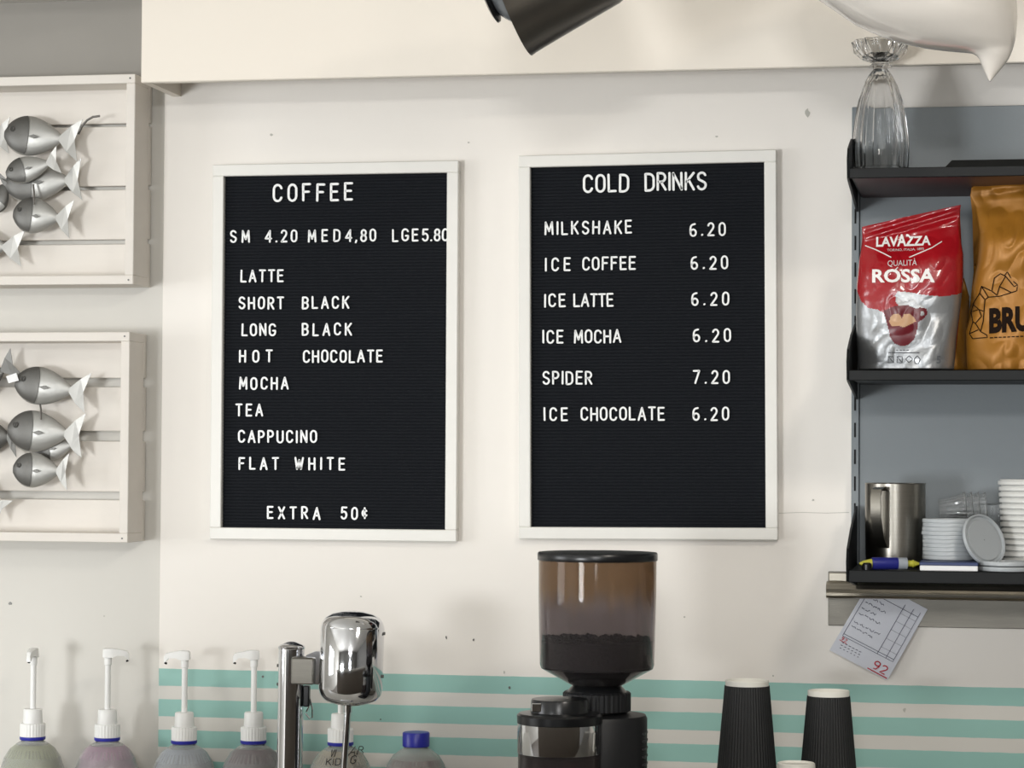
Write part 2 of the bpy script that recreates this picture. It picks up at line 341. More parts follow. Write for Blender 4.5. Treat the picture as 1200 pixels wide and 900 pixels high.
def put_word(board, rot, base, text, px0, px1, pyc, h, Y, sw, jit=.0):
    a = P(px0, pyc, Y); b = P(px1, pyc, Y); tw = (b-a).length
    ws = [G[c][0]*h*LW for c in text]; n = len(text)
    gap = ((tw-sw)-sum(ws))/max(1, n-1); x = sw/2
    ux = Vector((math.cos(rot), 0, math.sin(rot))); uz = Vector((-math.sin(rot), 0, math.cos(rot)))
    mid = P((px0+px1)/2, pyc, Y); start = mid-ux*tw/2
    for c, wd in zip(text, ws):
        key = (c, round(h, 4))
        if key not in GC: GC[key] = glyph(c, h, sw, .0028).mesh('letter', M['letter'])
        o = bpy.data.objects.new('letter', GC[key]); COL.objects.link(o); o.parent = board
        p = start+ux*x+uz*(-h/2+random.uniform(-.0006, .0006)); o.location = p-Vector(board.location)
        o.rotation_euler = (0, -rot+random.uniform(-.02, .02), 0)
        x += wd+gap
def letter_board(label, cx, cz, rot, words, title, rows_h):
    Yb = -.006
    t = thing('letter_board', label, 'letter board', (cx, Yb, cz), 'menu letter boards on the wall')
    W, H, fr, d = .3643/2, .28, .0185, .018
    mt = Matrix.Translation((cx, Yb, cz)) @ Matrix.Rotation(-rot, 4, 'Y')
    for (x0, x1, z0, z1) in ((-W-fr, W+fr, H, H+fr), (-W-fr, W+fr, -H-fr, -H), (-W-fr, -W, -H, H), (W, W+fr, -H, H)):
        part('frame_rail', MB().box(x0, x1, -d, 0, z0, z1, .0012).xf(mt), M['fpaint'], t)
    n = 112; pr = []
    for i in range(n):
        z = -H+2*H*i/n; q = 2*H/n
        pr += [(-.0085, z), (-.0085, z+q*.62), (-.0065, z+q*.68), (-.0065, z+q*.94)]
    pr.append((-.0085, H))
    m = MB(); m.rings([[(sx*W, y, z) for y, z in pr] for sx in (-1, 1)], closed=False, caps=False)
    m.box(-W, W, -.006, 0, -H, H)
    part('felt_panel', m.xf(mt), M['felt'], t)
    random.seed(3)
    for text, a, b, yc in words:
        if text == title or text in ('COLD', 'DRINKS'): put_word(t, rot, 0, text, a, b, yc, .0292, Yb-.0087, .0036)
        else: put_word(t, rot, 0, text, a, b, yc, rows_h, Yb-.0087, .0028)
    return t
letter_board('black felt letter board headed COFFEE in a white frame, left of the pair', -1.0036, 1.7630, .0011, [
 ('COFFEE',320,414,225.5), ('SM',270,293.4,277.5), ('4.20',310.7,348.9,277), ('MED',361.4,399.3,276.5), ('4,80',404.6,441.4,276.2), ('LGE',460,490.8,275.8), ('5.80',494.8,526,275.5),
 ('LATTE',282.2,332.9,323.7), ('SHORT',280,333.4,355.2), ('BLACK',354.2,409.7,354.8), ('LONG',283.5,324,386.4), ('BLACK',354.2,412.9,386), ('HOT',280.6,320,417.6), ('CHOCOLATE',355.3,448.9,417.6),
 ('MOCHA',280.6,338.7,449.2), ('TEA',276.5,308.8,480.4), ('CAPPUCINO',279.5,372,511.7), ('FLAT',280,327.5,543.2), ('WHITE',345.4,404.9,543.4), ('EXTRA',313.4,376,601), ('50¢',399.5,431.6,601.6)], 'COFFEE', .0205)
letter_board('black felt letter board headed COLD DRINKS in a white frame, right of the pair', -.5051, 1.7705, .0071, [
 ('COLD',683.3,737.5,214.8), ('DRINKS',755.5,828.3,212.9), ('MILKSHAKE',638.3,740.8,267), ('6.20',808.3,850.8,269), ('ICE',638.9,668.9,310), ('COFFEE',682.5,745.3,309), ('6.20',809.7,853.6,307.8),
 ('ICE',638,663.3,352.3), ('LATTE',672.2,719.4,351.9), ('6.20',810.3,854.7,350), ('ICE',636,660.6,394.8), ('MOCHA',672.8,728.3,394.4), ('6.20',812.2,857,393), ('SPIDER',636,694.4,442.8), ('7.20',812.2,855.6,441.8),
 ('ICE',637.5,665.8,485.4), ('CHOCOLATE',680.6,779.2,485), ('6.20',811.7,854.7,485)], 'COLD', .0215)
# ------------------------------------------------------------------ crates and tin fish
YF, YS = -.085, -.016
def crate(label, ptr, pbr, gaps, wdt, inner_top):
    x1 = P(*ptr, YF).x; zt = P(*ptr, YF).z; zb = P(*pbr, YF).z; x0 = x1-wdt; th = .0145
    t = thing('wooden_crate', label, 'crate', ((x0+x1)/2, YF, zb), 'whitewashed crates hung on the wall')
    for n_, (a, b, c, d) in (('top_board', (x0, x1, zt-th, zt)), ('bottom_board', (x0, x1, zb, zb+th))):
        part(n_, MB().box(a, b, YF, YS, c, d, .001), M['crate'], t)
    for a, b in ((x0, x0+th), (x1-th, x1)):
        part('side_board', MB().box(a, b, YF+.0004, YS, zb+th, zt-th, .001), M['crate'], t)
    zs = [zt]+[P(100, g, YS).z for pr in gaps for g in pr]+[zb]
    for k in range(0, len(zs), 2):
        part('back_slat', MB().box(x0, x1, YS, -.003, zs[k+1], zs[k], .001), M['crate'], t)
    for px, py in ((ptr[0]-6, ptr[1]+5), (pbr[0]-6, pbr[1]-5)):
        c = P(px, py, YF-.0002); part('nail_head', MB().prism([(c.x+.0016*math.cos(q), YF, c.z+.0016*math.sin(q)) for q in [PI/4*k for k in range(8)]], (0, -.0006, 0)), M['tind'], t)
    for k in range(0, len(zs), 2):
        c = Vector((x1-.028, YS, (zs[k]*.35+zs[k+1]*.65))); part('nail_head', MB().prism([(c.x+.0014*math.cos(q), YS, c.z+.0014*math.sin(q)) for q in [PI/4*k_ for k_ in range(8)]], (0, -.0006, 0)), M['tind'], t)
    return t
crate('white slatted crate of tin fish, the upper one beside the bulkhead', (158.5, 86.5), (156.5, 333), ((145.5,149), (218.5,223), (281,286.5)), .47, 98)
crate('white slatted crate of tin fish, the lower one beside the coffee menu', (152, 389), (149, 636), ((443,453.5), (505,517), (576,585.5)), .47, 401)
def fish(label, cx, cy, Lp, Hp, ang, Y, tail=1, eye=True, m='tin', tk=.32):
    "puffed tin fish facing left; Lp, Hp body size in pixels, tail and fin as separate sheets"
    c = P(cx, cy, Y); s = 1/SC(cx, cy, Y); Lm, Hm = Lp*s*1.08, Hp*s*1.12
    t = thing('tin_fish', label, 'fish ornament', c, 'tin fish in the wall crates')
    R_ = Matrix.Translation(c) @ Matrix.Rotation(math.radians(-ang), 4, 'Y')
    def half(u):
        if u < 0 or u > 1: return 0
        return (math.sin(PI*u**.8)**.75)*(1-.12*u)
    n = 16; k = 22; rs = []
    for i in range(n+1):
        u = .012+.976*i/n; h = Hm/2*max(half(u), .03); d = h*tk*1.3; x = (u-.5)*Lm
        rs.append([(x, -d*math.cos(2*PI*j/k)*(1 if math.cos(2*PI*j/k) > 0 else .25), h*math.sin(2*PI*j/k)) for j in range(k)])
    part('body', MB().rings(rs).xf(R_), M[m], t, True, angle=1.4)
    # gill plate: a raised dark shell over the head
    rs = []
    for i in range(8):
        u = .02+.34*i/7; h = Hm/2*max(half(u), .03)*1.02
        rs.append([((u-.5)*Lm+.10*Lm*math.cos(a)*(i/7), -h*tk*1.3*math.cos(a)-.0012, h*math.sin(a)) for a in [(-1.15+2.5*j/9) for j in range(10)]])
    part('gill_plate', MB().rings(rs, closed=False, caps=False).xf(R_), M['tind' if m == 'tin' else 'tin'], t, True, angle=1.4)
    if eye:
        e = MB().tube([(-.33*Lm+.035*Lm*math.cos(a), -.27*Hm*tk*1.9-.001, .12*Hm+.035*Lm*math.sin(a)) for a in [2*PI*q/12 for q in range(13)]], .0011, 6)
        part('eye', e.xf(R_), M['tind'], t, True)
    b0 = .44*Lm; tl = .3*Lm*tail
    pts = [(b0-.02*Lm, .05*Hm), (b0+tl*.5, .32*Hm), (b0+tl*1.05, .5*Hm), (b0+tl*.72, .0), (b0+tl*1.0, -.5*Hm), (b0+tl*.4, -.3*Hm), (b0-.02*Lm, -.05*Hm)]
    if tail: part('tail', MB().prism([(x, -.002-.1*abs(z), z) for x, z in pts], (0, -.0012, 0)).xf(R_), M[m], t)
    fp = [(-.04*Lm, -.02*Hm), (.05*Lm, .03*Hm), (.14*Lm, -.02*Hm), (.06*Lm, -.07*Hm)]
    part('fin', MB().prism([(x, -Hm*tk*.66-.001-.05*x, z) for x, z in fp], (0, -.001, 0)).xf(R_), M['tind'], t)
    return t
fish('round tin fish with a shiny brow at the top of the upper crate', 40, 160, 66, 42, -6, -.045, 1.1)
fish('small tin fish lying tilted over its neighbour in the upper crate', 33, 198, 50, 28, 14, -.062, .9)
fish('broad pale tin fish under the small tilted one in the upper crate', 44, 214, 72, 42, 3, -.038, .8, eye=False)
fish('domed tin fish third down in the upper crate', 43, 253, 52, 38, -6, -.05, 1.05)
fish('tin fish with only its forked tail in view at the upper crate foot', -22, 288, 56, 36, -4, -.045, 1.3)
fish('tin fish cut by the left edge in the upper crate, tail upwards', -2, 232, 34, 26, 60, -.04, .8, m='tind')
fish('tin fish whose mouth just shows left of the brow fish in the upper crate', -34, 160, 60, 36, 0, -.045, .9)
fish('largest tin fish, top of the cluster in the lower crate', 52, 453, 66, 40, -8, -.05, 1.0)
fish('dark headed tin fish in the middle of the lower crate', 45, 506, 68, 44, -4, -.048, 1.0)
fish('small round tin fish with a ring eye low in the lower crate', 43, 551, 52, 37, -2, -.058, .8)
fish('pale tin fish peeping out behind the middle one in the lower crate', 62, 526, 46, 26, 12, -.036, .5, eye=False)
fish('tin fish with a raised tail at the top left of the lower crate', -18, 446, 50, 30, 28, -.045, 1.2, m='tind')
fish('dark tin fish at the left edge in the middle of the lower crate', -14, 512, 50, 40, 0, -.04, .7, m='tind')
fish('tin fish with drooping tail at the left edge, foot of the lower crate', -26, 576, 46, 28, -34, -.048, 1.2)
c = [P(92, 157, -.045), P(96, 148, -.05), P(102, 141, -.055), P(109, 137, -.058), P(117, 136, -.058)]
solo('wire_hook', MB().tube(c, .0018, 8), M['wire'], c[0], 'curved wire hook beside the top fish of the upper crate', 'hook', True)
c = [P(39, 216, -.062), P(40, 228, -.065), P(40, 240, -.064)]
solo('wire_link', MB().tube(c, .0016, 8), M['wire'], c[0], 'short wire link between the fishes of the upper crate', 'wire', True)
c = [P(47, 474, -.06), P(48, 480, -.062), P(48, 492, -.064)]
solo('wire_link', MB().tube(c, .0016, 8), M['wire'], c[0], 'short wire link under the largest fish of the lower crate', 'wire', True)
c = P(14, 444, -.06)
solo('paper_tag', MB().prism([P(7,441,-.062), P(19,437,-.062), P(22,446,-.062), P(10,449,-.062)], (0, .0008, 0)), M['paperw'], c, 'small pale square tag on a tin fish in the lower crate', 'tag')
# ------------------------------------------------------------------ wall shelving
YP = -.03; YE = -.3; 
xL = P(995, 400, YE).x; xR = xL+.78
sh = thing('wall_shelf_unit', 'grey slotted metal wall shelving with black shelves', 'shelving', (xL, YP, P(1000, 680, YE).z))
xpL = P(998, 400, YP).x; ztop = P(1060, 126, YP).z; zbot = P(1000, 676, YP).z
part('back_panel', MB().box(xpL+.012, xR, YP, -.006, zbot, ztop, .001), M['grey'], sh)
part('upright', MB().box(xpL, xpL+.0115, YP-.003, -.006, zbot, ztop+.002, .001), M['grey'], sh)
py = 240.5
zz = P(1002, 245, YP-.0035).z; x_s = P(1002.2, 400, YP-.0035).x
k = 0
m = MB()
zq = zz+.0405*3
while zq-.022 > zbot:
    m.box(x_s-.0014, x_s+.0012, YP-.0036, YP-.001, zq-.022, zq); zq -= .0405
part('slot_row', m, M['dark'], sh)
shz = []
for i, (ya, yb) in enumerate(((197.5, 209), (434, 446), (668.5, 682.5))):
    z0 = P(1005, yb, YE).z; z1 = P(1005, ya, YE).z; shz.append(z1)
    part('shelf', MB().box(xL+.003, xR, YE, YP-.001, z1-.012, z1).box(xL, xR, YE-.002, YE+.004, z0, z1+.0004, .001), M['black'] , sh)
    if i == 0: part('painted_reflection_sheet', MB().box(xL+.006, xR-.004, YE+.005, YP-.002, z1-.0135, z1-.0121), M['reflection_tint'], sh)  # reddish reflection below the top shelf, put into this sheet's colour
    for bx_ in (xL-.0035, xR):
        prof = [(YE+.002, z0+.001), (YE-.006, z1+.012), (YE+.01, z1+.03), (YE+.10, z1+.055), (YP-.012, z1+.085 if i else z1+.05), (YP-.001, z1+.085 if i else z1+.05), (YP-.001, z1-.035), (YE+.02, z1-.016)]
        part('bracket', MB().prism([(bx_, y, z) for y, z in prof], (.003, 0, 0)), M['black'], sh)
Z1, Z2, Z3 = shz
# ------------------------------------------------------------------ inverted sundae glass
c = P(1031.5, 198, -.20); c.z = Z1; s = 1/SC(1031, 130, -.20)
g = thing('sundae_glass', 'fluted clear sundae glass standing upside down on the top shelf', 'glass', c)
zt = lambda py: P(1031, py, -.20).z-Z1
flute = lambda r, z, a: r*(1+.045*math.cos(14*a)) if r > .012 else r
outer = [(31.5, 197), (32.5, 180), (31.5, 160), (29, 140), (25, 118), (19, 100), (13, 88), (8, 81)]
prof = [(a*s, max(zt(y), .0005)) for a, y in outer]
inner = [((a-2.6)*s, max(zt(y)-(.0 if y > 90 else .004), .0005)) for a, y in reversed(outer)]
part('bowl', MB().lathe(c, prof+[(.0005, zt(80))], 84, flute, False).lathe(c, inner and [(.0005, zt(86))]+inner[1:], 84, flute, False).lathe(c, [prof[0], inner[-1]], 84, flute, False), M['glass'], g, True)
part('stem_knob', MB().lathe(c, [(7*s, zt(82)), (11*s, zt(79.5)), (13*s, zt(77)), (9*s, zt(74)), (12*s, zt(72))], 32), M['glass'], g, True)
scal = lambda r, z, a: r*(1+.07*math.cos(12*a))
part('foot', MB().lathe(c, [(10*s, zt(73.5)), (22*s, zt(69)), (29*s, zt(62)), (30*s, zt(56)), (32*s, zt(49)), (30*s, zt(48)), (26*s, zt(56)), (20*s, zt(63)), (.001, zt(68))], 84, scal), M['glass'], g, True)
# black tray on the top shelf
c = P(1180, 190, -.15); z = Z1
solo('serving_tray', MB().rings([[(c.x-.09+o, -.25+o, z+h), (c.x+.2-o, -.25+o, z+h), (c.x+.2-o, -.06-o, z+h), (c.x-.09+o, -.06-o, z+h)] for o, h in ((.0, .001), (-.0, .003), (.012, .017), (.015, .017), (.016, .012))]), M['black'], (c.x, -.15, z), 'flat black tray lying on the top shelf beside the glass', 'tray')
# ------------------------------------------------------------------ coffee bags
def interp(tab, y):
    if y <= tab[0][0]: return tab[0][1]
    for (a, va), (b, vb) in zip(tab, tab[1:]):
        if y <= b: return va+(vb-va)*(y-a)/(b-a)
    return tab[-1][1]
def inside(poly, x, y):
    r = False; n = len(poly)
    for i in range(n):
        x1, y1 = poly[i]; x2, y2 = poly[(i+1) % n]
        if (y1 > y) != (y2 > y) and x < (x2-x1)*(y-y1)/(y2-y1)+x1: r = not r
    return r
class Bag:
    "a filled foil bag; its outline is tabulated by v (0 top, 1 bottom); T thickness, wrinkles from noise"
    def __init__(s, Y, lt, rt, tt, tb, T, seed, wr=.004): s.Y, s.lt, s.rt, s.tt, s.tb, s.T, s.seed, s.wr = Y, lt, rt, tt, tb, T, seed, wr
    def px(s, u, v):
        l, r = interp(s.lt, v), interp(s.rt, v); x = l+(r-l)*u
        y0 = s.tt[0]+(s.tt[1]-s.tt[0])*u; y1 = s.tb[0]+(s.tb[1]-s.tb[0])*u
        return x, y0+(y1-y0)*v
    def uv(s, x, y):
        u = .5
        for _ in range(6):
            y0 = s.tt[0]+(s.tt[1]-s.tt[0])*u; y1 = s.tb[0]+(s.tb[1]-s.tb[0])*u; v = (y-y0)/(y1-y0)
            u = (x-interp(s.lt, v))/(interp(s.rt, v)-interp(s.lt, v))
        return u, v
    def depth(s, u, v):
        uu = min(1, max(0, u)); vv = min(1, max(0, v))
        e = max(0, 1-abs(2*uu-1)**3.2)**.5
        t = min(1, max(0, (vv-.09)/.28)); t = t*t*(3-2*t)
        base = s.T/2*e*(.07+.93*t)
        fold = .0022*math.sin(vv*95+uu*5)*max(0, 1-abs(vv-.06)/.08)
        n = noise.noise(Vector((uu*3.1+s.seed, vv*4.3, s.seed)))*s.wr*2+abs(noise.noise(Vector((uu*7+s.seed, vv*9, 3.3))))*s.wr
        return base+(n*(.25+.75*e)+fold)*e
    def pt(s, u, v, off=0):
        x, y = s.px(u, v); p = P(x, y, s.Y); return Vector((p.x, p.y-s.depth(u, v)-off, p.z))
    def build(s, root, mats, pick, nu=110, nv=190):
        m = MB(); vs = []; fs = []; mi = []
        for j in range(nv+1):
            for i in range(nu+1): vs.append(s.pt(i/nu, j/nv))
        for j in range(nv):
            for i in range(nu):
                a = j*(nu+1)+i; fs.append((a, a+1, a+nu+2, a+nu+1)); mi.append(pick(*s.px((i+.5)/nu, (j+.5)/nv)))
        n0 = len(vs); bu, bv = 20, 30
        for j in range(bv+1):
            for i in range(bu+1):
                u, v = i/bu, j/bv; x, y = s.px(u, v); p = P(x, y, s.Y)
                vs.append(Vector((p.x, p.y+s.depth(u, v)*.8+.0008, p.z)))
        for j in range(bv):
            for i in range(bu):
                a = n0+j*(bu+1)+i; fs.append((a, a+bu+1, a+bu+2, a+1)); mi.append(0 if j < bv*.5 else len(mats)-1)
        # bottom face and sides
        f0 = nv*(nu+1); b0 = n0+bv*(bu+1)
        fs.append(tuple([f0+i for i in range(nu+1)]+[b0+i for i in range(bu, -1, -1)])); mi.append(len(mats)-1)
        for side in (0, 1):
            fl = [j*(nu+1)+(nu if side else 0) for j in range(nv+1)]; bl = [n0+j*(bu+1)+(bu if side else 0) for j in range(bv, -1, -1)]
            fs.append(tuple(fl+bl)); mi.append(0)
        m.v, m.f, m.m = vs, fs, mi
        return part('pouch', m, mats, root, True, angle=2)
def text2d(txt, bold=0.0):
    cu = bpy.data.curves.new('t', 'FONT'); cu.body = txt; cu.size = 1; cu.offset = bold; cu.resolution_u = 3
    o = bpy.data.objects.new('t', cu); COL.objects.link(o); dg = bpy.context.evaluated_depsgraph_get(); me = bpy.data.meshes.new_from_object(o.evaluated_get(dg))
    vs = [Vector(v.co) for v in me.vertices]; fs = [tuple(p.vertices) for p in me.polygons]
    bpy.data.objects.remove(o); bpy.data.curves.remove(cu); bpy.data.meshes.remove(me); return vs, fs
def decal(bag, root, name, txt, x0, y0, x1, y1, m, bold=.0, slope=0, off=.0011, kf=lambda t: 1):
    vs, fs = text2d(txt, bold)
    a, b = min(v.x for v in vs), max(v.x for v in vs); c, d = min(v.y for v in vs), max(v.y for v in vs)
    import bmesh
    me = bpy.data.meshes.new('d'); me.from_pydata([tuple(v) for v in vs], [], fs)
    bm = bmesh.new(); bm.from_mesh(me); bmesh.ops.triangulate(bm, faces=bm.faces)
    for _ in range(2):
        es = [e for e in bm.edges if e.calc_length()*(x1-x0)/(b-a) > 2.5]
        if es: bmesh.ops.subdivide_edges(bm, edges=es, cuts=1); bmesh.ops.triangulate(bm, faces=bm.faces)
    mb = MB()
    for v in bm.verts:
        t = (v.co.x-a)/(b-a); q = (v.co.y-c)/(d-c); X = x0+(x1-x0)*t; Yp = y1+(y0-y1)*q*kf(t)+slope*(X-x0)
        mb.v.append(bag.pt(*bag.uv(X, Yp), off))
    bm.verts.index_update()
    for f in bm.faces: mb.f.append(tuple(v.index for v in f.verts)); mb.m.append(0)
    bm.free(); bpy.data.meshes.remove(me)
    return part(name, mb, m, root)
def lines(bag, root, name, polys, m, r=.0005, off=.0006):
    mb = MB()
    for pl in polys:
        pts = []
        for (xa, ya), (xb, yb) in zip(pl, pl[1:]):
            n = max(1, int(math.hypot(xb-xa, yb-ya)/2.5))
            pts += [(xa+(xb-xa)*k/n, ya+(yb-ya)*k/n) for k in range(n)]
        pts.append(pl[-1]); mb.tube([bag.pt(*bag.uv(x, y), off) for x, y in pts], r, 5)
    return part(name, mb, m, root)
rb = Bag(-.185, [(0,1010),(.10,1012.5),(.15,1010),(.22,1007),(.4,1004),(.6,1003),(.8,1004),(1,1006)], [(0,1126),(.12,1123),(.3,1129),(.45,1129),(.6,1126),(.8,1121),(1,1118)], (266,240), (433,433), .065, 2.1, .0028)
redpoly = [(990,230),(1140,225),(1140,336),(1122,346),(1105,349),(1085,347.5),(1065,344),(1053,343.5),(1050,348),(1051,356),(1055,361),(1051,372),(1040,374),(1036,368),(1030,364.5),(1018,362),(1010,354),(1005,342),(1000,338)]
cuppoly = [(1036,366),(1050,360),(1064,359),(1074,363),(1079,362),(1086,363),(1087.5,369),(1083,375),(1077,379),(1075,390),(1072,399),(1065,405.5),(1057,407),(1049,404),(1044,396),(1041,383),(1038,372)]
hole = [(1079,367),(1083,366),(1084,370),(1081,372),(1079,371)]
frothpoly = [(1044,373),(1048,370),(1054,369),(1058,375),(1060,369.5),(1066,369),(1072,374),(1074,378),(1067,382),(1060,385),(1053,383),(1046,384),(1043,379)]
def pick(x, y):
    if inside(frothpoly, x, y): return 2
    if inside(hole, x, y): return 3
    if inside(cuppoly, x, y): return 1
    if inside(redpoly, x, y): return 0
    return 3
cc = P(1062, 433, -.185)
t = thing('coffee_bag', 'red and silver foil bag of coffee standing on the middle shelf', 'coffee bag', (cc.x, -.185, Z2))
rb.build(t, [M['red'], M['maroon'], M['froth'], M['silver']], pick)
decal(rb, t, 'printed_name', 'LAVAZZA', 1027, 278, 1091, 290, M['pwhite'], .03, -.02, kf=lambda q: 1.22 if .40 < q < .60 else 1)
decal(rb, t, 'printed_name', 'QUALITÀ', 1041, 305, 1075, 315, M['palered'], 0, -.03)
decal(rb, t, 'printed_name', 'ROSSA', 1023, 317, 1096, 333, M['pwhite'], .03, 0)
for pl in ([(1014,288),(1026,293),(1036,298),(1045,303)], [(1066,303),(1080,297),(1092,292),(1104,284)]): lines(rb, t, 'printed_arc', [pl], M['pwhite'], .0008)
decal(rb, t, 'printed_small_text', 'TORINO, ITALIA, 1895', 1040, 292.5, 1083, 296, M['palered'], 0, -.03)
for xa_ in range(1051, 1067, 4): lines(rb, t, 'printed_dash', [[(xa_, 411.5), (xa_+2.6, 411.5)]], M['pgrey'], .0006)
lines(rb, t, 'printed_icons', [[(1042,414.5),(1078,414.5)]]+[[(x,419),(x+6,419),(x+6,426),(x,426),(x,419),(x+6,426)] for x in (1042,1052)]+[[(1062,422),(1066,418),(1070,422),(1066,426),(1062,422)],[(1072,422),(1075.5,418),(1079,422),(1077,427),(1073,427),(1072,422)]], M['pgrey'], .0006)
decal(rb, t, 'printed_number', '5', 1098, 418, 1103, 427, M['pgrey'], .02)
gb = Bag(-.17, [(0,1141),(.10,1137),(.16,1143),(.3,1148),(.45,1145),(.58,1139),(.66,1141),(.8,1132),(1,1133)], [(0,1262),(.12,1268),(.5,1266),(1,1268)], (206,204), (434,434), .085, 5.4, .007)
lines(rb, t, 'printed_accent', [[(1049,319),(1053,315)]], M['pwhite'], .0009)
t = thing('coffee_bag', 'golden brown foil coffee bag with dark BRU lettering at the right edge', 'coffee bag', (P(1200, 433, -.17).x, -.17, Z2))
gb.build(t, [M['gold']], lambda x, y: 0)
decal(gb, t, 'printed_name', 'BRU', 1159, 363, 1207, 393, M['ink'], .05, -.06, off=.001)
for xa_ in range(1160, 1206, 5): lines(gb, t, 'printed_dash', [[(xa_, 397.5-(xa_-1160)*.04), (xa_+3.4, 397.4-(xa_-1160)*.04)]], M['ink'], .0008, .001)
lines(gb, t, 'printed_bear_outline', [[(1150,337),(1162,343),(1165,328),(1172,323),(1178,326),(1188,338),(1192,336),(1191,343),(1185,345),(1172,349),(1158,350),(1154,353),(1148,345),(1150,337)],
   [(1162,343),(1168,348),(1171,338),(1178,326)], [(1150,337),(1158,350)], [(1171,338),(1185,345)], [(1148,345),(1140,357),(1138,366),(1140,378),(1136,392),(1140,398),(1157,397),(1156,394),(1149,390),(1152,378),(1154,353)],
   [(1140,357),(1147,364),(1152,366)], [(1138,366),(1147,364),(1150,372),(1143,380),(1140,378)], [(1143,380),(1149,390)], [(1136,392),(1146,388)], [(1177,325),(1180,321),(1184,328)], [(1187,332),(1192,336)]], M['ink'], .0007, .0012)
bb = Bag(-.10, [(0,1062),(.1,1060),(1,1060)], [(0,1130),(.2,1136),(1,1137)], (330,326), (434,434), .07, 8.2, .004)
t = thing('coffee_bag', 'ochre coffee bag squeezed in behind the red bag', 'coffee bag', (P(1098, 433, -.10).x, -.10, Z2))
bb.build(t, [M['gold']], lambda x, y: 0, 30, 50)
# ------------------------------------------------------------------ bottom shelf
c = P(1049, 655, -.15); c.z = Z3; s = 1/SC(1049, 610, -.15); h = P(1049, 566, -.15).z-Z3
t = thing('steel_jug', 'stainless steel milk jug with strap handle on the bottom shelf', 'jug', c)
R0 = 35.5*s
prof = [(.001, .0005), (R0*.9, .0005), (R0*.96, .003), (R0*.98, .02), (R0*1.0, h*.6), (R0*1.0, h-.001), (R0*1.02, h), (R0*.98, h-.0005), (R0*.97, h*.6), (R0*.94, .004), (.001, .003)]
part('body', MB().lathe(c, prof, 56, None, False), M['steel'], t, True)
d = Vector((-.34, -.94, 0)).normalized(); q = Vector((d.y, -d.x, 0)); hw = 6.2*s
hp = [(R0, h*.91), (R0+.014, h*.955), (R0+.026, h*.93), (R0+.031, h*.84), (R0+.03, h*.6), (R0+.02, h*.38), (R0+.005, h*.25), (R0-.001, h*.23)]
m = MB(); rs = []
for r, z in hp:
    b = c+d*r+Vector((0, 0, z)); rs.append([b+q*hw+d*.0013, b-q*hw+d*.0013, b-q*hw-d*.0013, b+q*hw-d*.0013])
part('handle', m.rings(rs), M['steel'], t, True)
# glue pen
a = P(1007, 662, -.285); b = P(1078, 664, -.262); u = (b-a).normalized(); Lp = (b-a).length
a.z = b.z = Z3+.0092; u = (b-a).normalized()
t = thing('glue_pen', 'blue and yellow glue pen lying in front of the steel jug', 'pen', (a+b)/2-Vector((0, 0, .0092)))
f = lambda k: a+u*Lp*k
part('tip', MB().tube([f(.0), f(.06), f(.2)], [.0012, .004, .0068], 16), M['yellow'], t, True, label='yellow pointed tip')
part('barrel', MB().tube([f(.2), f(.205), f(.62), f(.63)], [.007, .0088, .0088, .0085], 20), M['pblue'], t, True, label='blue printed barrel')
part('band', MB().tube([f(.63), f(.78), f(.79)], [.0087, .0085, .006], 20), M['pgy'], t, True, label='grey band')
part('cap', MB().tube([f(.79), f(.87), f(.88), f(1)], [.0045, .0045, .0055, .001], 16), M['yellow'], t, True, label='yellow end cap')
c = P(1016, 668, -.29); c.z = Z3
solo('bottle_stopper', MB().lathe(c, [(.0065, .0005), (.0068, .008), (.005, .0105), (.001, .011)], 20), M['blackp'], c, 'small black stopper next to the yellow tip of the pen', 'stopper', True)
# notepad
x0 = P(1078, 664, -.29).x; x1 = P(1146, 664, -.29).x
t = thing('notepad', 'notepad with navy cover under the stack of milky lids', 'notepad', ((x0+x1)/2, -.24, Z3))
part('pages', MB().box(x0, x1, -.292, -.21, Z3+.0005, Z3+.008, .001), M['paperw'], t)
part('cover', MB().box(x0-.0005, x1+.0005, -.2925, -.2095, Z3+.008, Z3+.0125, .001), M['navy'], t)
# lids
def lid_mesh(r, n=44):
    m = MB(); m.lathe((0,0,0), [(.001, .0042), (r*.78, .0042), (r*.82, .0018), (r*.9, .0018), (r*.93, .0058), (r*.985, .0062), (r*1.0, .005), (r*1.0, .0012), (r*.97, .0), (r*.96, .0045), (r*.92, .0045), (r*.9, .0006), (r*.81, .0006), (r*.77, .0030), (.001, .0030)], n, None, False)
    return m
yl = -.2; s = 1/SC(1111, 640, yl); c = P(1112, 640, yl); rl = 31.5*s
LM = lid_mesh(rl).mesh('lid_disc', M['lid'], (0,0,0), True)
ords = ['topmost', 'second', 'third', 'fourth', 'fifth', 'sixth', 'seventh', 'eighth', 'ninth', 'tenth', 'eleventh', 'twelfth', 'thirteenth', 'fourteenth', 'fifteenth', 'sixteenth', 'seventeenth']
zb = Z3+.0130; ztp = P(1112, 608, yl).z; n = 10; pitch = (ztp-zb-.006)/(n-1)
random.seed(5)
for k in range(n):
    o = bpy.data.objects.new('plastic_lid', LM); COL.objects.link(o); kk = n-1-k
    o.location = (c.x+random.uniform(-.0009, .0009), yl, zb+k*pitch); o.rotation_euler = (0, .0, k)
    tag(o, f'milky plastic lid on the notepad, {ords[kk]} {"of" if kk == 0 else "from the top of"} its stack', 'lid', 'milky lids stacked on the notepad')
o = bpy.data.objects.new('plastic_lid', LM); COL.objects.link(o); cl = P(1158, 628, -.235)
o.location = (cl.x-.008, -.245, Z3+rl*1.0+.004); o.rotation_euler = (Matrix.Rotation(math.radians(38), 3, 'Z') @ Matrix.Rotation(math.radians(76), 3, 'X')).to_euler()
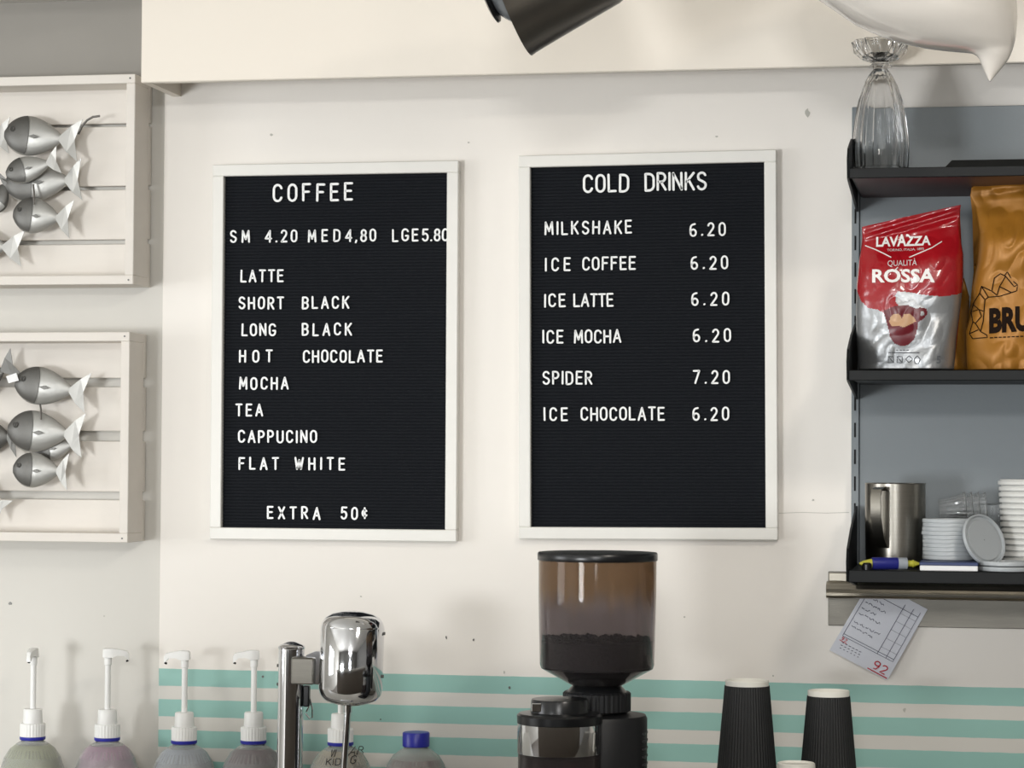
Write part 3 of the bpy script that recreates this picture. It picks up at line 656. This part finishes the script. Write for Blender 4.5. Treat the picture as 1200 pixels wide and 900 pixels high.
o.rotation_euler = (math.radians(70), math.radians(14), math.radians(40)); tag(o, 'milky plastic lid leaning on its edge against the lid stack', 'lid', 'loose milky lids')
for k in range(2):
    o = bpy.data.objects.new('plastic_lid', LM); COL.objects.link(o); cl = P(1179, 665, -.255)
    o.location = (cl.x, -.255, Z3+.0005+k*.0075); o.rotation_euler = (PI if k == 0 else 0, 0, k)
    if k == 0: o.location.z += .0064
    tag(o, ['milky plastic lid flat on the shelf, lower of two', 'milky plastic lid flat on the shelf, upper of two'][k], 'lid', 'loose milky lids')
# tall stack of white tub lids, only its left half in the picture
yc = -.16; c = P(1212, 655, yc); s = 1/SC(1212, 610, yc); R1 = 37*s; n = 15; ht = P(1212, 562, yc).z-Z3; pt = ht/n
CM = MB().lathe((0,0,0), [(.001, 0), (R1*.9, 0), (R1*.985, .0004), (R1, .0012), (R1, pt*.62), (R1*.985, pt*.74), (R1*.93, pt*.8), (R1*.92, pt*.97), (.001, pt*.97)], 48, None, False).mesh('tub_lid', M['tub'], (0,0,0), True)
random.seed(8)
for k in range(n):
    o = bpy.data.objects.new('tub_lid', CM); COL.objects.link(o); kk = n-1-k
    o.location = (c.x-.007*k/n+random.uniform(-.0006, .0006), yc, Z3+.0004+k*pt)
    tag(o, f'white tub lid, {ords[kk]}{"" if kk == 0 else " from the top"} in the tall stack at the right edge', 'lid', 'white tub lids stacked at the right edge')
# clear plastic cups lying nested behind the lids
yq = -.10; base = P(1096, 600, yq)
s = 1/SC(1110, 600, yq)
crinkle = lambda r, z, a: r*(1+.04*math.cos(18*a))
CMm = MB().lathe((0,0,0), [(.014, 0), (.0152, .01), (.0172, .024), (.0205, .038), (.0222, .04), (.0199, .0385), (.0166, .024), (.0146, .01), (.0135, .0008)], 72, crinkle, False).mesh('clear_cup', M['clear'], (0,0,0), True)
for k in range(4):
    o = bpy.data.objects.new('clear_cup', CMm); COL.objects.link(o)
    o.location = (base.x+.006+k*.0098, yq, P(1096, 597, yq).z); o.rotation_euler = (0, math.radians(84), 0)
    tag(o, ['clear crinkled plastic cup, leftmost of four lying nested', 'clear crinkled plastic cup, second from left of four lying nested', 'clear crinkled plastic cup, third from left of four lying nested', 'clear crinkled plastic cup, rightmost of four lying nested'][k], 'cup', 'clear cups lying behind the lids')
c = P(1166, 600, -.08); c.z = Z3
solo('clear_cup', MB().lathe(c, [(.017, .0005), (.02, .03), (.0245, .09), (.026, .092), (.0235, .09), (.019, .03), (.016, .002)], 60, lambda r, z, a: r*(1+.02*math.cos(20*a)), False), M['clear'], c, 'clear plastic cup standing between the leaning lid and tall tub stack', 'cup', True)
# box the nested cups rest on
c = P(1096, 650, -.10)
solo('straw_box', MB().box(c.x-.008, c.x+.05, -.135, -.06, Z3+.0005, P(1096, 597, yq).z-.0228, .001), M['blackm'], (c.x+.02, -.1, Z3+.0005), 'low black box hidden behind the lids under the clear cups', 'box')
# ------------------------------------------------------------------ ticket rail and docket
t = thing('ticket_rail', 'stainless steel ticket rail fixed under the shelving', 'ticket rail', (P(970, 700, -.01).x, -.01, P(970, 735, -.01).z))
x0 = P(970.5, 700, -.009).x; x1 = x0+.62; zt_, zb_ = P(970, 669.5, -.009).z, P(970, 733, -.009).z
part('back_plate', MB().box(x0, x1, -.009, -.0055, zb_, zt_, .0008), M['rail'], t)
xa = P(968, 690, -.03).x; z1, z0 = P(968, 683, -.03).z, P(968, 701, -.03).z
prof = [(-.0125, z1+.002), (-.022, z1+.0005), (-.029, z1-.003), (-.032, z1-.009), (-.031, z1-.013), (-.026, z0+.008), (-.027, z0+.004), (-.03, z0+.0015), (-.027, z0), (-.0145, z0+.001), (-.0125, z0+.004)]
part('roller_channel', MB().prism([(xa, y, z) for y, z in prof], (.62, 0, 0)), M['steelh'], t, True, angle=.4)
part('fixing_strip', MB().box(x0+.002, x1, -.0126, -.009, z1-.004, z1+.0018), M['steelh'], t)
part('end_tab', MB().box(x0+.001, P(994, 676, -.012).x, -.013, -.009, P(970, 681, -.01).z, P(970, 671, -.01).z, .001), M['steelh'], t)
Yt = -.0112
def tp(u, v, off=0, curl=True):
    "ticket coordinates: u across 0..1 (left edge to right edge), v 0 bottom .. 1 top, in the photograph's slanted frame"
    bl, br, tr, tl = (972, 762), (1040, 797), (1087, 714), (1021, 679)
    x = (bl[0]*(1-u)+br[0]*u)*(1-v)+(tl[0]*(1-u)+tr[0]*u)*v; y = (bl[1]*(1-u)+br[1]*u)*(1-v)+(tl[1]*(1-u)+tr[1]*u)*v
    yy = Yt-.007*max(0, 1-v)-.002*math.sin(u*3.1)*max(0, 1-v)**2
    p = P(x, y, yy); return Vector((p.x, p.y-off, p.z))
NU, NV = 10, 16
m = MB(); vs = [tp(i/NU, j/NV) for j in range(NV+1) for i in range(NU+1)]+[tp(i/NU, j/NV)+Vector((0, .0003, 0)) for j in range(NV+1) for i in range(NU+1)]
N1 = (NU+1)*(NV+1); fs = []
for j in range(NV):
    for i in range(NU):
        a = j*(NU+1)+i; fs += [(a, a+1, a+NU+2, a+NU+1), (N1+a, N1+a+NU+1, N1+a+NU+2, N1+a+1)]
m.add(vs, fs); lo = tp(.5, 0)
t = thing('order_docket', 'order docket numbered 92 hanging askew from the ticket rail', 'docket', lo)
part('sheet', m, M['ticket'], t, True)
def tl(polys, mm, r=.0004, nm='printed_lines'):
    mb = MB()
    for pl in polys:
        pts = []
        for (ua, va), (ub, vb) in zip(pl, pl[1:]):
            n = max(1, int(math.hypot(ua-ub, va-vb)/.04)); pts += [(ua+(ub-ua)*k/n, va+(vb-va)*k/n) for k in range(n)]
        pts.append(pl[-1]); mb.tube([tp(u_, v_, .0004) for u_, v_ in pts], r, 4)
    return part(nm, mb, mm, t)
tl([[(.06,.92),(.06,.23),(.93,.23),(.93,.92)], [(.66,.23),(.66,.92)], [(.81,.23),(.81,.92)], [(.06,.26),(.93,.26)], [(.3,.86),(.93,.86)]], M['tink'])
tl([[(.66,v_),(.93,v_)] for v_ in (.33,.45,.57,.69,.8)], M['tink'], .00018)
random.seed(11)
sc = []
for v_ in (.8, .72, .64, .57, .45, .38):
    u_ = .1
    while u_ < random.uniform(.3, .55):
        w_ = random.uniform(.04, .09); sc.append([(u_+w_*q/5, v_+random.uniform(-.012, .016)) for q in range(6)]); u_ += w_+.02
tl(sc, M['tink'], .00045, 'handwriting')
tl([[(.1+.06*q+.01*r_, .155-.035*r_), (.14+.06*q, .157-.035*r_)] for q in range(6) for r_ in range(3)], M['tink'], .0005, 'small_print')
def tg(ch, u0, v0, hu, hv, mm, r):
    return [[(u0+x*hu, v0+z*hv) for x, z in st] for st in G[ch][1]]
tl(tg('9', .70, .05, .19, .10, 0, 0)+tg('2', .83, .045, .19, .10, 0, 0), M['tred'], .0009, 'red_number')
tl([[(.64,.02),(.98,.015)]], M['tred'], .0008, 'red_underline')
tl(tg('9', .07, .185, .07, .035, 0, 0)+tg('2', .125, .18, .07, .035, 0, 0)+[[(.05,.17),(.18,.165)]], M['tred'], .0005, 'red_number')
# ------------------------------------------------------------------ syrup bottles with pumps
def bottle(label, px, pring, Y, liq, hang, pump=True, fill=.0, hx=0):
    c = P(px, pring, Y); s = 1/SC(px, pring, Y); top = c.z; c = Vector((c.x, Y, CT+.0005)); H = top-c.z
    t = thing('pump_bottle' if pump else 'syrup_bottle', label, 'bottle', c, 'syrup bottles along the wall')
    R = .0535
    sh_ = [(R*.9, 0), (R, .006), (R, H-.095), (R*.985, H-.065), (R*.93, H-.045), (R*.82, H-.028), (R*.66, H-.0145), (R*.45, H-.006), (.0185, H-.003), (.017, H-.001), (.017, H+.004)]
    part('jar', MB().lathe(c, sh_+[(.0155, H+.004), (.0155, H-.003)]+[(r-.0022, z-.001) for r, z in reversed(sh_[3:8])]+[(R-.0022, .008), (.001, .004)], 48, None, False).lathe(c, [(.001, 0), (R*.9, 0)], 48, None, False), M['milky'], t, True)
    fl = fill if fill else .009
    lp = [(r-.0028, z) for r, z in sh_ if z < H-fl]
    zl = H-fl
    for (ra, za), (rb_, zb2) in zip(sh_, sh_[1:]):
        if za < zl <= zb2: lp.append((ra+(rb_-ra)*(zl-za)/(zb2-za)-.0028, zl))
    lp = [(lp[0][0], .006)]+lp[1:]+[(.001, zl)]
    lm = mat('syrup', L(*liq), .35); part('syrup', MB().lathe(c, [(.001, .006)]+lp, 40, None, False), lm, t, True)
    part('blue_ring' if pump else 'blue_cap', MB().lathe(c, [(.0195, H-.0008), (.0203, H+.0005), (.0203, H+.004), (.019, H+.0045)] if pump else [(.0195, H-.001), (.0205, H), (.0205, H+.0195), (.0195, H+.021), (.001, H+.021)], 64, None if pump else (lambda r, z, a: r*(1+.012*math.cos(32*a)))), M['blue'], t, True)
    if not pump: return t, H
    rib = lambda r, z, a: r*(1+.02*math.cos(26*a))
    z = H+.0045
    part('collar', MB().lathe(c, [(.0195, z), (.0196, z+.019), (.0185, z+.0205), (.001, z+.0205)], 78, rib), M['white'], t, True)
    z += .0206
    part('pump_cap', MB().lathe(c, [(.0148, z), (.0152, z+.002), (.0145, z+.021), (.0135, z+.0225), (.001, z+.0225)], 40), M['white'], t, True)
    z += .0226; zs = z+.083
    part('stem', MB().lathe(c, [(.0046, z), (.0046, zs-.014), (.0058, zs-.0135), (.006, zs-.002), (.005, zs)], 24), M['white'], t, True)
    hd = MB(); rs = []
    for x, w_, h0, h1 in ((-.008, .006, .000, .0115), (-.006, .0075, -.001, .0135), (.006, .0078, -.001, .014), (.014, .0062, .002, .0125), (.025, .005, .0015, .0105), (.030, .0042, -.004, .009), (.0325, .003, -.006, .004)):
        rs.append([(x, -w_, h0), (x, -w_*.8, h1-.001), (x, -w_*.35, h1), (x, w_*.35, h1), (x, w_*.8, h1-.001), (x, w_, h0)])
    hd.rings(rs).xf(Matrix.Translation(c+Vector((0, 0, zs-.001))) @ Matrix.Rotation(hang, 4, 'Z'))
    hp_ = part('pump_head', hd, M['white'], t, True)
    e = Vector((math.cos(hang), math.sin(hang), 0)); b = c+Vector((0, 0, zs-.004))
    part('nozzle_hole', MB().tube([b+e*.0295+Vector((0,0,-.002)), b+e*.0305+Vector((0,0,-.0045))], .0022, 10), M['dark'], hp_)
    return t, H
YBt = -.10
bottle('pump bottle of pale green syrup, far left', 38.2, 866, YBt, (176,178,150), math.radians(-82))
bottle('pump bottle of pink syrup, second from the left edge', 125.6, 867, YBt, (176,136,164), math.radians(18))
bottle('pump bottle of pale blue grey syrup in front of the stripe ends', 215.7, 870.5, YBt, (176,182,196), math.radians(188))
bottle('pump bottle of dark mauve syrup left of the steel mixer post', 297, 870.5, YBt, (112,90,98), math.radians(200))
t5, H5 = bottle('pump bottle of beige syrup with handwriting behind the mixer spindle', 399, 872.5, YBt, (176,164,142), math.radians(80))
t6, H6 = bottle('brown syrup bottle with a screwed blue cap and no pump', 487.5, 874, YBt, (104,82,78), 0, False, .02)
# marker writing on the fifth bottle
mb = MB(); cx_ = t5.location
def bsurf(px, py):
    p = P(px, py, YBt-.05); z = p.z-CT; prof = [(H5-.095, .058), (H5-.065, .0571), (H5-.045, .0539), (H5-.028, .0476), (H5-.0145, .0383), (H5-.006, .0261), (H5, .018)]
    r = interp(prof, z)+.0006; dx = p.x-cx_.x; dy = math.sqrt(max(1e-6, r*r-dx*dx)); return Vector((p.x, cx_.y-dy, p.z))
for txt, x0, y0, x1, y1 in (('VI', 384, 881, 391, 888), ('CAR', 397, 879, 419, 887), ('KID', 381, 890, 400, 897), ('G', 408, 888, 415, 896)):
    ws = [G[ch][0]+.22 for ch in txt]; k = (x1-x0)/sum(ws); x = x0
    for ch, w_ in zip(txt, ws):
        for st in G[ch][1]: mb.tube([bsurf(x+a_*k, y1+(y0-y1)*b_) for a_, b_ in st], .0007, 5)
        x += w_*k
part('marker_writing', mb, M['marker'], t5)
# ------------------------------------------------------------------ milkshake mixer
YM = -.33; c0 = P(339, 900, YM); base = Vector((c0.x, YM, CT)); s = 1/SC(400, 800, YM)
t = thing('milkshake_mixer', 'chrome milkshake mixer with domed motor head on a round post', 'mixer', base)
tilt = lambda z: (z-c0.z)*.018      # the stand leans a little to the right
q = lambda px, py, dy=0: P(px, py, YM+dy)
part('foot', MB().lathe(base+Vector((.04, 0, 0)), [(.085, .0005), (.085, .012), (.075, .02), (.03, .024)], 40), M['chrome'], t, True)
pb, ptp = q(339.5, 895), q(341.8, 760)
axd = (ptp-pb).normalized(); pb = pb-axd*((pb.z-CT-.01)/axd.z)
part('post', MB().tube([pb, ptp], .0192*.98, 36), M['chrome'], t, True)
z = q(342, 752).z
part('post_cap', MB().lathe((ptp.x, YM, ptp.z), [(.0185, -.0005), (.0195, .001), (.0195, .003), (.017, .0055), (.006, .010), (.001, .0105)], 36), M['chrome'], t, True)
a, b = q(346, 769), q(372, 801)
part('bracket', MB().box(a.x, b.x, YM-.024, YM+.006, b.z, a.z, .002), M['rail'], t)
a, b = q(362, 762), q(384, 801)
part('bracket_arm', MB().rings([[(x, YM+.012-d_, z_) for d_, z_ in ((0, zl), (.028, zl), (.028, zh), (0, zh))] for x, zl, zh in ((a.x, b.z+.002, a.z-.006), ((a.x+b.x)/2, b.z, a.z), (b.x+.006, b.z-.002, a.z+.0))]), M['chrome'], t)
hc = q(413, 770); R_ = 36.3*s; zz0 = q(412, 827).z-hc.z; zz1 = q(414, 716).z-hc.z
hm = Matrix.Translation((hc.x, YM-.005, hc.z)) @ Matrix.Rotation(.028, 4, 'Y')
prof = [(R_*.12, zz0), (R_*.5, zz0+.003), (R_*.8, zz0+.0085), (R_*.95, zz0+.016), (R_, zz0+.026), (R_, zz1-.024), (R_*.992, zz1-.0235), (R_*.992, zz1-.022), (R_*.985, zz1-.021), (R_*.955, zz1-.0165), (R_*.86, zz1-.0095), (R_*.66, zz1-.0038), (R_*.4, zz1-.001), (R_*.3, zz1), (.0008, zz1+.0003)]
hd = part('motor_head', MB().lathe((0, 0, 0), prof, 64).xf(hm), M['chrome'], t, True, angle=1.0)
for dz in (zz1-.030, zz0+.045):
    part('screw', MB().tube([hm @ Vector((R_-.001, 0, dz)), hm @ Vector((R_+.0022, 0, dz))], .0024, 10), M['tind'], hd)
for dz in (-.025, -.052):
    part('screw', MB().tube([Vector((ptp.x-.018, YM, ptp.z+dz)), Vector((ptp.x-.0215, YM, ptp.z+dz))], .0024, 10), M['tind'], t)
a = hm @ Vector((-.003, 0, zz0+.003)); b = q(404.5, 900); bb_ = a+(b-a).normalized()*.19; bb_.y = a.y
part('spindle_collar', MB().tube([a+Vector((0,0,.001)), a-Vector((0, 0, .012))], .0062, 20), M['chrome'], t, True)
part('spindle', MB().tube([a-Vector((0, 0, .01)), Vector((b.x-.0006, a.y, b.z)), Vector((b.x-.004, a.y, b.z-.07))], .0047, 20), M['chrome'], t, True)
part('agitator', MB().lathe((b.x-.004, a.y, b.z-.075), [(.003, 0), (.013, .001), (.013, .004), (.005, .006)], 24, lambda r, z, g_: r*(1+.12*math.cos(8*g_))), M['chrome'], t, True)
k1, k2 = q(357, 803), q(359, 828)
part('cup_switch', MB().box(k1.x-.001, k1.x+.008, YM-.006, YM+.004, k2.z, k1.z, .0015), M['blackp'], t)
part('cup_clip', MB().tube([q(358, 836), q(363, 842), q(366, 841), q(366, 830), q(363, 819), q(361, 818), q(362, 828), q(359, 834)], .0012, 8), M['chrome'], t, True)
# ------------------------------------------------------------------ coffee grinder
YG = -.42; s = 1/SC(700, 720, YG); gc = Vector((P(699.5, 800, YG).x, YG, CT)); zz = lambda py, Y=YG: P(700, py, Y).z-CT
t = thing('coffee_grinder', 'black coffee grinder with smoked hopper and chrome banded doser', 'coffee grinder', gc)
hr = 68.5*s; hb = 66.5*s
o_ = [(hr, zz(654)), (hr*.997, zz(700)), (hb, zz(778)), (hb*.975, zz(783)), (33*s, zz(801)), (24*s, zz(805))]
hp = part('hopper', MB().lathe(gc, o_+[(22.5*s, zz(805)), (31*s, zz(799))]+[(hb*.955, zz(781)), (hb-.0022, zz(777)), (hr*.997-.0022, zz(700)), (hr-.0022, zz(654)), (hr, zz(654))], 72, None, False), M['smoke'], t, True, label='smoked transparent hopper')
part('hopper_lid', MB().lathe(gc, [(hr*1.012, zz(656.5)), (hr*1.018, zz(655.5)), (hr*1.018, zz(649)), (hr*1.005, zz(647.2)), (hr*.6, zz(646.6)), (.001, zz(646.3))], 72), M['blackp'], t, True, label='flat black lid')
random.seed(2)
bl = [(.001, zz(802)), (22*s, zz(802)), (31*s, zz(797.5)), (hb*.94, zz(780)), (hb*.945, zz(776)), (hr*.95, zz(751)), (hr*.8, zz(750)), (hr*.45, zz(749)), (.001, zz(748.5))]
m = MB().lathe(gc, bl, 72, lambda r, z, a: r*(1-.012*abs(noise.noise(Vector((a*14, z*500, 1))))))
bn = part('coffee_beans', m, M['bean'], t, True, kind='stuff')
m = MB()
for k in range(260):
    a = random.uniform(0, 2*PI); r = hr*.92*math.sqrt(random.random()); z = zz(750)+.0008
    ex = random.uniform(0, PI); c = gc+Vector((r*math.cos(a), r*math.sin(a), z+random.uniform(-.001, .003))); dx = Vector((math.cos(ex), math.sin(ex), 0)); dy = Vector((-dx.y, dx.x, 0))
    m.add([c+dx*.0055, c+dy*.0035, c-dx*.0055, c-dy*.0035, c+Vector((0, 0, .003)), c-Vector((0, 0, .003))], [(0,1,4),(1,2,4),(2,3,4),(3,0,4),(1,0,5),(2,1,5),(3,2,5),(0,3,5)])
part('loose_beans', m, M['bean'], t, kind='stuff')
part('neck', MB().lathe(gc, [(24*s, zz(836)), (36*s, zz(834)), (38*s, zz(822)), (36*s, zz(812)), (31*s, zz(806)), (26*s, zz(801)), (20*s, zz(800))], 56), M['blackp'], t, True)
kn = lambda r, z, a: r*(1+.012*(1 if math.cos(40*a) > 0 else -1))
part('grind_collar', MB().lathe(gc, [(37*s, zz(833)), (39*s, zz(832)), (39*s, zz(812)), (37*s, zz(810)), (20*s, zz(810))], 160, kn), M['blackm'], t, True)
body = [(56*s, .0), (60*s, .02), (58.5*s, zz(905)), (58.5*s, zz(841)), (56.5*s, zz(837)), (30*s, zz(835))]
part('motor_body', MB().lathe(gc, body, 64), M['blackm'], t, True)
m = MB()
for k in range(7):
    z = zz(856+k*9); m.box(gc.x+54*s, gc.x+59*s, YG-.022, YG+.006, CT+z-.0022, CT+z+.001)
part('cooling_ribs', m, M['blackm'], t)
part('foot_base', MB().box(gc.x-.13, gc.x+.1, YG-.15, YG+.1, CT+.0005, CT+.045, .006), M['blackm'], t)
YD = -.51; s2 = 1/SC(655, 860, YD); dc = Vector((P(655.7, 860, YD).x, YD, CT)); zd = lambda py: P(656, py, YD).z-CT
part('doser_lid', MB().lathe(dc, [(34*s2, zd(836)), (33*s2, zd(821)), (32*s2, zd(819)), (.001, zd(818))], 48).lathe(dc, [(49.2*s2, zd(847)), (49.4*s2, zd(838)), (47*s2, zd(835.5)), (33*s2, zd(834)), (.001, zd(834))], 56), M['blackp'], t, True)
part('lid_tab', MB().box(dc.x-28*s2, dc.x-16*s2, YD-.034, YD-.02, CT+zd(832), CT+zd(822), .001), M['chrome'], t)
part('chrome_band', MB().lathe(dc, [(48.6*s2, zd(882)), (48.8*s2, zd(881.5)), (48.8*s2, zd(847.5)), (48.4*s2, zd(847))], 64), M['chrome'], t, True, label='chrome band around the doser')
part('doser_window', MB().lathe(dc, [(48*s2, zd(945)), (48*s2, zd(882)), (46.5*s2, zd(882)), (46.5*s2, zd(945))], 56, None, False), M['smoke'], t, True, label='clear doser wall')
part('ground_coffee', MB().lathe(dc, [(.001, zd(943)), (45.6*s2, zd(943)), (45.6*s2, zd(886)), (30*s2, zd(884)), (.001, zd(883.5))], 40, None, False), M['ground'], t, True, kind='stuff')
part('doser_bottom', MB().lathe(dc, [(20*s2, zd(985)), (44*s2, zd(968)), (49.4*s2, zd(956)), (49.4*s2, zd(943)), (.001, zd(943))], 48), M['blackm'], t, True)
part('doser_lever', MB().tube([dc+Vector((.03, -.03, zd(975))), dc+Vector((.075, -.07, zd(980)))], .004, 10), M['chrome'], t, True)
part('portafilter_fork', MB().tube([gc+Vector((-.02, -.05, .18)), gc+Vector((-.06, -.13, .17))], .004, 10), M['chrome'], t, True)
# ------------------------------------------------------------------ espresso machine below the picture, with cups on top
em = thing('espresso_machine', 'steel espresso machine under the upturned cups, just below the picture', 'coffee machine', (-.15, -.42, CT))
ET = 1.118; ex0 = P(800, 900, -.3).x; ex1 = ex0+.56
part('housing', MB().box(ex0, ex1, -.66, -.10, CT+.12, ET, .006), M['steel'], em)
part('drip_tray', MB().box(ex0+.01, ex1-.01, -.72, -.12, CT+.02, CT+.06, .004), M['blackm'], em)
part('back_body', MB().box(ex0+.01, ex1-.01, -.32, -.11, CT+.06, CT+.12), M['steel'], em)
for k in range(2):
    part('group_head', MB().lathe((ex0+.17+.22*k, -.52, CT+.085), [(.032, 0), (.034, .02), (.03, .034)], 32), M['chrome'], em, True)
for x_ in (ex0+.03, ex1-.03): part('foot', MB().lathe((x_, -.4, CT+.0003), [(.018, 0), (.018, .0195)], 20), M['blackp'], em)
def ripple_cup(label, px0, px1, py, Y, dark=True, hh=.142, grp='upturned black ripple cups'):
    s_ = 1/SC((px0+px1)/2, py, Y); cx = (px0+px1)/2; c = P(cx, py, Y); top = c.z; c.z = ET+.0005; H = top-c.z; r0 = (px1-px0)/2*s_; r1 = r0*1.42*(H/.142)**.0
    r1 = r0+H*.083
    t = thing('paper_cup', label, 'cup', c, grp)
    wb_ = .0075
    rr = lambda r, z, a: r*(1+.011*math.cos(56*a))
    if dark:
        n = 12; part('ripple_sleeve', MB().lathe(c, [(r1-.0006+(r0-r1)*i/n*(H-wb_)/H, .006+(H-wb_-.006)*i/n) for i in range(n+1)]+[(r0-.003, H-wb_)], 280, rr, False), M['ripple'], t, True, label='black ripple sleeve')
        part('rim', MB().lathe(c, [(r1-.001, .0), (r1+.0015, .001), (r1+.0015, .004), (r1-.001, .006)], 56), M['cupw'], t, True)
        part('base', MB().lathe(c, [(r0-.001, H-wb_-.006), (r0*.985, H-.0012), (r0*.96, H), (r0*.93, H-.0005), (r0*.92, H-.005), (.001, H-.005)], 56, None, False), M['cupw'], t, True, label='white paper base')
    else:
        part('cup_wall', MB().lathe(c, [(r1*.98, 0), (r1, .002), (r0, H-.001), (r0*.95, H), (r0*.92, H-.003), (.001, H-.003)], 48, None, False), M['cupw'], t, True)
    return t
ripple_cup('black ripple paper cup standing upside down, left and taller of two', 849.5, 901.5, 797, -.30)
ripple_cup('black ripple paper cup standing upside down, right and lower of two', 946, 996, 809, -.30)
ripple_cup('small white cup upside down between the two black ripple cups', 911, 955, 893.5, -.38, False, .05, 'white espresso cups')
# ------------------------------------------------------------------ ceiling spotlight, top of the picture
YL = -.62; s = 1/SC(660, 30, YL)
ax = Vector((275, 0, 95)).normalized()          # axis of the shade, rising to the right
tip = P(609, 25, YL); rimb = P(621, 64, YL)
up = Vector((-ax.z, 0, ax.x)); R0 = 90*s
cr = rimb+up*R0
def fr(k, r):
    o = cr+ax*k*s; return [o+up*(r*s)*math.cos(2*PI*j/40)+Vector((0, 1, 0))*(r*s)*math.sin(2*PI*j/40) for j in range(40)]
t = thing('ceiling_spotlight', 'dark metal cone spotlight hanging at the top of the wall', 'spotlight', cr)
part('shade', MB().rings([fr(3, 86), fr(0, 90), fr(5, 88.5), fr(40, 82), fr(104, 71), fr(116, 69), fr(129, 64), fr(134, 50), fr(136, 8)], True, True), M['lampm'], t, True, label='brushed dark metal cone shade')
part('lamp_collar', MB().rings([fr(2, 50), fr(-2, 50), fr(-8, 46), fr(-14, 40), fr(-19, 33)]), M['lampg'], t, True)
part('end_disc', MB().rings([fr(-19, 34), fr(-21, 40), fr(-24, 41), fr(-26, 36)]), M['blackp'], t, True)
o = cr+ax*60*s
part('stem', MB().tube([o+up*60*s, Vector((o.x, o.y, o.z+.12)), Vector((o.x, o.y, ZC-.03))], .008, 16), M['blackp'], t, True)
part('ceiling_rose', MB().lathe((o.x, o.y, ZC-.03), [(.03, 0), (.045, .012), (.045, .0295)], 32), M['blackp'], t, True)
# ------------------------------------------------------------------ glossy white hanging ornament, top right
YO = -.60
xl = [(-150,1040),(-120,960),(-80,905),(-40,920),(0,958),(10,975),(28,1000),(43,1034),(50,1056),(55,1080),(58,1105),(60,1132),(63,1143),(68,1147),(75,1150),(85,1154),(91,1157),(95.5,1159.5)]
xr = [(-150,1120),(-120,1160),(-80,1178),(-40,1188),(0,1192),(20,1193),(45,1191),(58,1187),(68,1183),(78,1176),(88,1167),(93,1163),(95.5,1161)]
dp = [(-150,.02),(-120,.07),(-60,.11),(0,.10),(30,.08),(50,.05),(60,.026),(75,.014),(95.5,.002)]
rs = []
for y in [-150,-140,-120,-100,-80,-60,-40,-20,0,10,20,28,36,43,48,52,55,57,58.5,60,62,65,69,75,82,88,92,94.5,95.5]:
    a, b = interp(xl, y), interp(xr, y); p0, p1 = P(a, y, YO), P(b, y, YO); d_ = interp(dp, y); cz_ = (p0+p1)/2; hx_ = (p1-p0)/2
    rs.append([cz_+hx_*math.cos(2*PI*j/40)+Vector((0, 1, 0))*d_*math.sin(2*PI*j/40) for j in range(40)])
cz_ = P(1090, 0, YO)
t = thing('hanging_ornament', 'smooth glossy white sculpted ornament with a downward point, top right', 'ornament', cz_)
ob = part('body', MB().rings(rs), M['gloss'], t, True, angle=2)
md = ob.modifiers.new('smooth', 'SMOOTH'); md.iterations = 3; md.factor = .4
pq = P(1085, -148, YO)
part('hanging_cord', MB().tube([pq, Vector((pq.x, YO, ZC-.001))], .002, 8), M['wire'], t)
